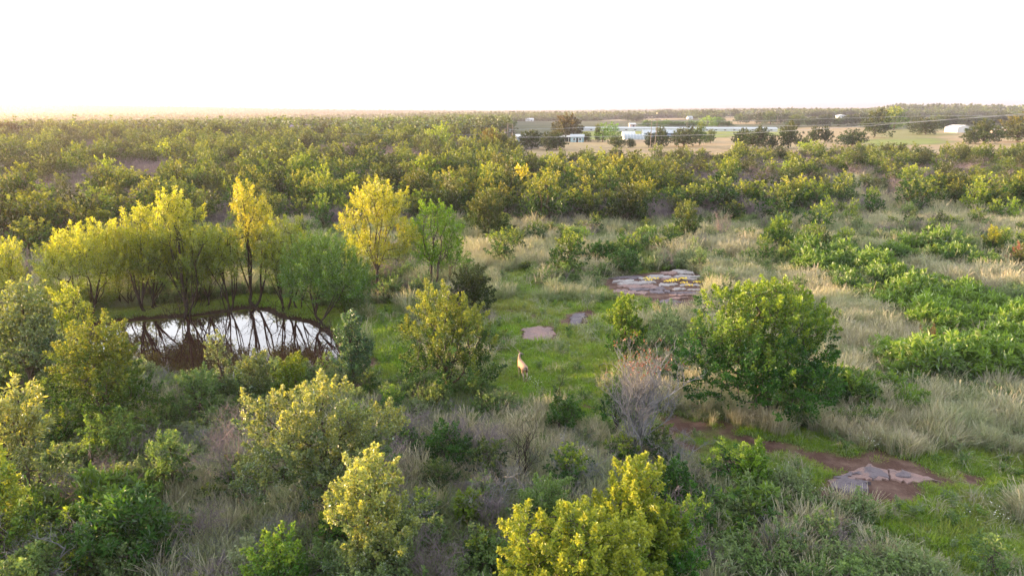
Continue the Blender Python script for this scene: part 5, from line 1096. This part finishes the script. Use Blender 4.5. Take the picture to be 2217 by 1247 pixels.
# small dark things lying on the tan field: hay scraps and a little cedar
x, y, z, h, w = size_of(1739, 291, 286, 6)
tm, cm = plant('small_cedar', 777, max(h, 1.2), max(w, 1.1), 'juniper', nclump=30, leaf=.3, clump_r=.25, per=12, fork=.2); set_tree('juniper_tree', (tm, cm), x, y, z, 'tiny dark cedar alone on the tan field', 'juniper')

# ================================================================== ground cover
def blade_tuft(seed, n, h, spread, lean, w, seedhead=0.0, name='grass_tuft', mat='grass', young=.3, droop=.5):
    rng = np.random.RandomState(seed); a = rng.rand(n) * 6.28; r = spread * rng.rand(n) ** .6; H = h * (.5 + .6 * rng.rand(n))
    b = np.stack([np.cos(a) * r, np.sin(a) * r, -.04 + 0 * a], 1); la = a + rng.randn(n) * .9
    dirh = np.stack([np.cos(la), np.sin(la), 0 * la], 1); ln = lean * (.3 + rng.rand(n))
    p1 = b + dirh * (H * ln * .35)[:, None] + np.array([0, 0, 1]) * (H * .6)[:, None]
    p2 = b + dirh * (H * ln)[:, None] + np.array([0, 0, 1]) * (H * (1 - droop * .4 * ln))[:, None]
    sd = norm(np.cross(dirh, [0, 0, 1.]) + rng.randn(n, 3) * .5); ww = w * (.7 + .6 * rng.rand(n))[:, None]
    V = np.stack([b - sd * ww * .5, b + sd * ww * .5, p1 + sd * ww * .45, p1 - sd * ww * .45, p2 + sd * ww * (.1 + seedhead), p2 - sd * ww * (.1 + seedhead)], 1).reshape(-1, 3)
    i = np.arange(n)[:, None] * 6
    F = np.concatenate([i + [0, 1, 2, 3], i + [3, 2, 4, 5]])
    tone = np.clip(.5 + .3 * rng.randn(n), 0, 1); yo = np.stack([0 * tone, 0 * tone, .5 * tone, .5 * tone, tone, tone], 1).ravel() * young
    return mesh_np(name, V, F, attrs={'tone': np.repeat(tone, 6), 'young': yo}, mat=M[mat])
def forb(seed, h, w, leaf, nl, mat, asp=.4, name='weed', hang=.1):
    rng = np.random.RandomState(seed); ns = 5; P = []; L = []
    for s in range(ns):
        a = rng.rand() * 6.28; top = np.array([math.cos(a) * w * .45 * rng.rand(), math.sin(a) * w * .45 * rng.rand(), h * (.6 + .4 * rng.rand())])
        k = nl // ns; t = rng.rand(k) ** .6; P.append(top * t[:, None]); b = rng.rand(k) * 6.28; L.append(np.stack([np.cos(b), np.sin(b), .45 - hang + .4 * rng.randn(k)], 1))
    P = np.concatenate(P); L = np.concatenate(L); n = len(P)
    V, F = leaf_quads(P, L, norm(rng.randn(n, 3) * .4 + [0, 0, 1]), leaf * (.6 + .7 * rng.rand(n)), asp)
    return mesh_np(name, V, F, attrs={'tone': np.repeat(rng.rand(n), 4), 'young': np.repeat(np.clip(P[:, 2] / h - .5, 0, 1) * rng.rand(n), 4)}, mat=M[mat])
M['flower'] = simple('white_petals', (.85, .85, .82), .8, .05, 1)
M['yflower'] = simple('yellow_petals', (.75, .55, .05), .8, .1, 1)
def flower_tuft(seed, mat, n=6, h=.45, s=.020):
    rng = np.random.RandomState(seed); c = np.stack([rng.randn(n) * .16, rng.randn(n) * .16, h * (.7 + .35 * rng.rand(n))], 1); V = []; F = []
    for p in c:
        k = len(V); t = rng.randn(2) * .3; V += [(p[0] + math.cos(i * 1.047) * s, p[1] + math.sin(i * 1.047) * s, p[2] + (t[0] * math.cos(i * 1.047) + t[1] * math.sin(i * 1.047)) * s) for i in range(6)]
        F += [(k, k + 1, k + 2, k + 3), (k, k + 3, k + 4, k + 5)]
    return mesh_np('flower_head', V, F, mat=M[mat])
green_v = [blade_tuft(600 + i, 46, .30, .22, .6, .018, name='green_grass', young=.6) for i in range(4)]
short_v = [blade_tuft(610 + i, 60, .15, .30, .8, .016, name='short_grass', young=.6) for i in range(3)]
dry_v = [blade_tuft(620 + i, 44, .85, .20, .45, .017, .25, name='dry_grass', mat='dry', young=.5) for i in range(4)]
dryl_v = [blade_tuft(630 + i, 40, .55, .26, 1.1, .015, .1, name='dry_grass', mat='dry', young=.2, droop=1.2) for i in range(2)]
tallg_v = [blade_tuft(640 + i, 44, .65, .22, .8, .018, name='tall_green_grass', mat='tallgrass', young=.5, droop=1.0) for i in range(3)]
weed_v = [forb(650 + i, .55, .6, .12, 90, 'weed') for i in range(4)] + [forb(660 + i, .35, .5, .10, 80, 'sumac', .5) for i in range(2)]
sum_v = [plant('sumac', 670 + i, 1.0, 1.5, 'sumac', lobes=[(-.25, 0, .72, .25, .3, .2), (.2, .15, .8, .26, .28, .16), (0, -.25, .66, .28, .24, .2), (.28, -.15, .6, .2, .2, .2), (-.1, .1, .5, .4, .4, .3)],
               nclump=26, per=36, leaf=.21, aspect=.30, clump_r=.24, fork=.2, stems=3, young=.6, ybias=.65, hang=.15, k=3) for i in range(4)]
low_v = [plant('thicket_shrub', 680 + i, 1.1, 1.4, 'weed', nclump=34, per=30, leaf=.10, clump_r=.22, fork=.1, stems=3, young=.35, ybias=.6, k=3, nl=5, low=.2) for i in range(3)]
twig_v = [baremesh('dead_twigs', 690 + i, .8, 1.0, 6, 4, (4, 3, 2), .014, 'twig' if i else 'purpletwig') for i in range(3)]
brush_v = [baremesh('brush_twigs', 695 + i, 1.3, 1.5, 7, 4, (5, 4, 3), .02, 'purpletwig') for i in range(2)]

rng = np.random.RandomState(4242)
def rand_ground(n, d0, d1, az=1.0, power=1.0):
    d = np.sqrt(d0 ** 2 + (d1 ** 2 - d0 ** 2) * rng.rand(n) ** power); a = (rng.rand(n) * 2 - 1) * az
    y = d / np.sqrt(1 + a * a); return a * y, y
xs, ys = [], []
for n, a, b in ((34000, 13, 34), (40000, 34, 60), (30000, 60, 100), (16000, 100, 200)):
    x_, y_ = rand_ground(n, a, b, .92); xs.append(x_); ys.append(y_)
X = np.concatenate(xs); Y = np.concatenate(ys)
pdist = sdf(POND, X, Y); okk = pdist < -.3
X, Y, pdist = X[okk], Y[okk], pdist[okk]
Z = T(X, Y); mw, dw, sw = meadowness(X, Y), dryness(X, Y), soilness(X, Y); tw, gw = field_w(X, Y)
rr_ = rng.rand(len(X)); okk = ((sw < .35 + .25 * rng.rand(len(X))) | ((rr_ < .16) & (sw < .98))) & (tw + gw < .5)
X, Y, Z, mw, dw, sw, pdist = [a[okk] for a in (X, Y, Z, mw, dw, sw, pdist)]
DD = np.hypot(X, Y); PX, PY = project(X, Y, Z)
n = len(X); u = rng.rand(n); v = rng.rand(n); patch = fbm(X, Y, 3.2, 12); patch2 = fbm(X, Y, 7.5, 40)
SUMZ = [(poly(p), s) for p, s in (
    ([(1905, 680), (1960, 650), (2060, 655), (2217, 690), (2400, 720), (2400, 850), (2217, 830), (2100, 830), (2040, 800), (2010, 740), (1960, 700)], .95),
    ([(1690, 575), (1760, 558), (1860, 562), (1920, 580), (1900, 610), (1790, 608), (1700, 595)], .95),
    ([(1780, 625), (1880, 605), (2000, 625), (2070, 640), (2040, 660), (1920, 665), (1840, 650)], .75),
    ([(1900, 780), (1960, 770), (2040, 810), (2010, 870), (1930, 850)], .6), ([(1130, 600), (1190, 580), (1240, 600), (1200, 622)], .6), ([(1560, 500), (1640, 495), (1660, 530), (1580, 535)], .4),
    ([(2050, 570), (2120, 570), (2130, 600), (2060, 600)], .5), ([(1920, 540), (2080, 545), (2070, 575), (1930, 570)], .5), ([(1180, 480), (1260, 490), (1250, 530), (1180, 520)], .5), ([(1820, 500), (2000, 500), (2020, 530), (1840, 530)], .35), ([(1380, 520), (1450, 505), (1450, 550), (1390, 545)], .5), ([(1810, 640), (1850, 640), (1900, 720), (1850, 700)], .0),
    ([(1760, 850), (1880, 850), (1990, 880), (1960, 930), (1800, 925)], .45), ([(1500, 1080), (1620, 1100), (1640, 1200), (1480, 1200)], .35), ([(0, 1100), (300, 1060), (420, 1180), (400, 1260), (0, 1260)], .25))]
sz = np.zeros(n)
for p, s in SUMZ: sz = np.maximum(sz, inside(p, X, Y) * s)
lf = (PX < 1050) & (PY > 820) | (PX < 1550) & (PY > 900)            # the tangled left foreground
forest = np.interp(PX, ax_, ay_) - PY > 4
cls = np.full(n, 'x', dtype='<U8')
def setc(mask, c): cls[mask & (cls == 'x')] = c
setc((sw > .3) & (u < .5), 'short'); setc((sw > .3), 'soilgreen'); setc((sz > 0) & (v < sz * .060) & (DD < 75), 'sumac'); setc((sz > 0) & (v < sz * .5) & (u < .35), 'weed')
setc((pdist > -2.2) & (Y > 38), 'short')
mw_ = mw > .2 + .6 * rng.rand(n)
setc(mw_ & (patch < .66) & (u < .80), 'short'); setc(mw_ & (u < .955), 'green'); setc(mw_ & (u < .975), 'dryl'); setc(mw_, 'weed')
setc(dw > .25 + .65 * v, 'dry')
setc(lf & (v < .05) & (patch2 > .45), 'low'); setc(lf & (v > .05) & (v < .054), 'brush'); setc(lf & (v < .12), 'twig'); setc(lf & (v < .25) & (patch < .58), 'dryl'); setc(lf & (v < .44) & (patch2 < .45), 'dry'); setc(lf & (v < .70) & (patch > .44), 'weed'); setc(lf & (v < .90), 'tallg'); setc(lf, 'green')
setc(forest & (v < .10), 'brush'); setc(forest & (v < .40), 'dry'); setc(forest & (v < .65), 'twig'); setc(forest, 'weed')
setc((patch > .56) & (v < .10), 'low'); setc((patch > .57) & (v > .10) & (v < .115) & (DD > 45), 'brush'); setc((patch > .52) & (v < .75), 'weed'); setc((patch < .40) & (v < .25), 'green'); setc((patch2 > .55) & (v < .55), 'dryl'); setc((patch2 < .40) & (v < .6), 'dry'); setc(v < .75, 'tallg'); setc(v < .86, 'dry'); setc(v < .92, 'green'); setc(cls == 'x', 'weed')
dx_, dy_, _ = place(1137, 829); dd_ = np.hypot(X - dx_, Y - dy_ - .2)
cls[(dd_ < 1.6) & (cls != 'none')] = 'short'; cls[(dd_ < .45)] = 'none'
big = np.where(DD > 60, 1.35, np.where(DD > 34, 1.1, .9)) * np.where(DD > 100, 1.3, 1)
def lay(c, name, label, meshes, s0, s1, cat='grass', sy=None, tint=None, sel=None):
    m = (cls == c) if sel is None else sel; k = m.sum()
    if not k: return
    sc_ = (s0 + (s1 - s0) * rng.rand(k)) * big[m] * np.where((PX[m] > 1180) & (PX[m] < 1560) & (PY[m] > 900) & (PY[m] < 1030), .7, 1); sc_ *= .65 + .8 * np.clip(fbm(X[m], Y[m], 1.8, 90), 0, 1); S = np.stack([sc_, sc_, sc_ * (.7 + .6 * rng.rand(k))], 1)
    co = src_coll(name + '_source', meshes)
    t = np.clip((fbm(X[m], Y[m], 4, 70) - .35) * 1.6 + .25 * rng.randn(k), 0, 1) if tint is None else tint[m]
    scatter(name, label, cat, co, np.stack([X[m], Y[m], Z[m]], 1), np.stack([rng.randn(k) * .08, rng.randn(k) * .08, rng.rand(k) * 6.28], 1), S, rng.randint(0, len(meshes), k), t)
    print(name, k)
cls[cls == 'soilgreen'] = 'short'
lay('short', 'short_grass', 'short green turf of the clearing around the deer', short_v, .9, 1.5)
lay('green', 'meadow_grass', 'bright green grass tufts of the clearing', green_v, .8, 1.3)
lay('tallg', 'tall_grass', 'tall green grass growing between the shrubs', tallg_v, .8, 1.3)
lay('dry', 'dry_grass', 'tall bleached bunchgrass in pale patches', dry_v, .75, 1.25)
lay('dryl', 'bent_dry_grass', 'old bent tawny grass in the undergrowth', dryl_v, .8, 1.3)
lay('weed', 'broadleaf_weeds', 'leafy green weeds filling the gaps', weed_v, .7, 1.2, 'weeds')
lay('twig', 'dead_twigs', 'scattered dead twigs in the undergrowth', twig_v, .6, 1.2, 'twigs')
lay('low', 'thicket_undergrowth', 'low green brush of the thicket floor', [joined(p, 'thicket_shrub') for p in low_v], .5, 1.0, 'undergrowth')
lay('brush', 'bare_brush', 'purplish bare brush on the floor of the oak belt', brush_v, .8, 1.4, 'brush')
lay('sumac', 'sumac_thicket', 'dense low sumac covering the slope at the right', [joined(p, 'sumac') for p in sum_v], .55, 1.25, 'sumac thicket', tint=np.clip(((PX > 1870) & (PY > 630)) * .45 + (patch2 - .5) * 1.6 + .22 * rng.randn(n), 0, 1))
# flowers
FP = []
for a, b, k, s in ((1620, 903, 8, .5), (1152, 836, 2, .12), (1165, 842, 2, .1), (1832, 905, 10, .5), (1712, 1062, 6, .4), (1540, 1035, 6, .4), (1560, 868, 3, .3), (1505, 873, 5, .4), (1880, 955, 4, .3), (1870, 970, 3, .2), (2180, 1142, 4, .4), (1410, 980, 6, .4), (1420, 975, 4, .4),
                   (1330, 905, 4, .3), (1080, 1075, 5, .4), (490, 1100, 9, .35), (300, 1012, 5, .4), (1590, 1165, 5, .4), (1560, 1130, 5, .6), (1470, 1165, 4, .5), (420, 990, 6, .6), (600, 1010, 4, .4), (1480, 560, 10, 1.2), (1640, 1110, 5, .6), (880, 1120, 4, .4), (1240, 1010, 6, .6), (1700, 900, 5, .6), (1280, 650, 6, .6)):
    x, y, z = place(a, b)
    for _ in range(k): FP.append((x + rng.randn() * s, y + rng.randn() * s))
FP = np.array(FP); n = len(FP)
scatter('wildflowers', 'small white wildflowers dotted through the grass', 'wildflowers', src_coll('flower_head', [flower_tuft(1, 'flower'), flower_tuft(2, 'flower', 9)]), np.stack([FP[:, 0], FP[:, 1], T(FP[:, 0], FP[:, 1])], 1),
        np.stack([np.zeros(n), np.zeros(n), rng.rand(n) * 6], 1), np.repeat((.7 + .5 * rng.rand(n))[:, None], 3, 1), rng.randint(0, 2, n), np.zeros(n))
FP = []
for a, b, k, s in ((1470, 612, 9, .6), (1408, 608, 3, .25), (1515, 616, 3, .3)):
    x, y, z = place(a, b); FP += [(x + rng.randn() * s, y + rng.randn() * s) for _ in range(k)]
FP = np.array(FP); n = len(FP)
scatter('yellow_flowers', 'small yellow flowers on the sandstone ledge', 'wildflowers', src_coll('yellow_head', [flower_tuft(3, 'yflower', 22, .1, .05)]), np.stack([FP[:, 0], FP[:, 1], T(FP[:, 0], FP[:, 1]) + .12], 1),
        np.zeros((n, 3)), np.ones((n, 3)), np.zeros(n, int), np.zeros(n))

# ================================================================== the deer
def deer():
    x, y, z = place(1138, 829)
    root = empty('deer', (x - .18, y + .50, z + .0), R(20), 'tan doe seen from behind looking back to the right in the clearing', 'deer')
    vs = [(0, -.40, .86, .165), (0, -.12, .82, .165), (0, .16, .83, .170), (0, .34, .93, .125), (.01, .43, 1.08, .078), (.03, .46, 1.22, .060), (.055, .46, 1.315, .062), (.13, .45, 1.30, .050), (.20, .44, 1.26, .034), (.255, .43, 1.235, .026), (0, -.54, .84, .11)]
    es = [(0, 1), (1, 2), (2, 3), (3, 4), (4, 5), (5, 6), (6, 7), (7, 8), (8, 9), (0, 10)]
    def leg(par, pts):
        p = par
        for q in pts: vs.append(q); es.append((p, len(vs) - 1)); p = len(vs) - 1
    for s in (-1, 1):
        leg(0, [(s * .10, -.46, .72, .105), (s * .11, -.40, .55, .070), (s * .10, -.53, .38, .034), (s * .095, -.49, .20, .022), (s * .095, -.48, .07, .022), (s * .095, -.45, .015, .024)])
        leg(2, [(s * .09, .22, .68, .075), (s * .09, .19, .52, .045), (s * .085, .23, .32, .026), (s * .085, .22, .12, .018), (s * .085, .24, .015, .022)])
    me = bpy.data.meshes.new('body'); me.from_pydata([v[:3] for v in vs], es, []); me.update()
    o = bpy.data.objects.new('body', me); C.objects.link(o)
    root.scale = (.94, .94, .94)
    o.modifiers.new('skin', 'SKIN'); ss = o.modifiers.new('sub', 'SUBSURF'); ss.levels = ss.render_levels = 2
    for i, v in enumerate(vs): me.skin_vertices[0].data[i].radius = (v[3], v[3] * (1.12 if i in (0, 1, 2) else 1))
    me.skin_vertices[0].data[0].use_root = True
    m, nt, out = new_mat('tan_deer_coat'); tc = N(nt, 'ShaderNodeTexCoord').outputs['Object']; sx = N(nt, 'ShaderNodeSeparateXYZ'); nt.links.new(tc, sx.inputs[0])
    c = mixc(nt, ramp(nt, nz(nt, 9, 4, tc), .3, .7), (.34, .205, .14), (.43, .27, .19))
    c = mixc(nt, ramp(nt, sx.outputs[2], .62, .46), c, (.44, .36, .28)); c = mixc(nt, ramp(nt, sx.outputs[1], -.52, -.62), c, (.62, .56, .50))
    c = mixc(nt, ramp(nt, sx.outputs[2], 1.10, 1.20), c, (.27, .22, .20)); c = mixc(nt, ramp(nt, sx.outputs[2], .05, .03), c, (.03, .025, .02))
    p = N(nt, 'ShaderNodeBsdfPrincipled'); nt.links.new(c, p.inputs['Base Color']); p.inputs['Roughness'].default_value = .85; nt.links.new(p.outputs[0], out.inputs[0])
    me.materials.append(m); o.parent = root
    dark = simple('dark_hair', (.035, .025, .022), .8); grey = simple('ear_grey', (.17, .14, .13), .8)
    def cone(name, pts, rs, mat, flat_=1.0):
        b = Box()
        for i in range(len(pts) - 1): b.tube(pts[i], pts[i + 1], rs[i], rs[i + 1], 8)
        oo = b.obj(name, mat, root); return oo
    cone('tail', [(0, -.63, .90), (.0, -.685, .80), (.0, -.69, .70), (0, -.67, .62)], [.025, .042, .036, .008], dark)
    cone('ear', [(.03, .50, 1.36), (.0, .56, 1.42), (-.015, .60, 1.47)], [.012, .034, .006], grey)
    cone('ear', [(.04, .42, 1.365), (.02, .36, 1.43), (.01, .33, 1.475)], [.012, .034, .006], grey)
    for yy in (.40, .50): Box().tube((.135, yy - .005, 1.325), (.135, yy + .005, 1.325), .012, .012, 8).obj('eye', dark, root)
    Box().tube((.262, .43, 1.235), (.285, .428, 1.228), .02, .012, 8).obj('nose', dark, root)
deer()

# ================================================================== the air
hm, nt, out = new_mat('haze_air')
pv = N(nt, 'ShaderNodeVolumePrincipled'); pv.inputs['Color'].default_value = (.88, .77, .83, 1); pv.inputs['Density'].default_value = 2.1e-4; pv.inputs['Anisotropy'].default_value = .62
nt.links.new(pv.outputs[0], out.inputs['Volume'])
tag(Box().quadbox(-9600, 9600, -3100, 9450, -16, 75).obj('haze', hm), 'thin warm evening haze over the whole plain', None, None, 'stuff')
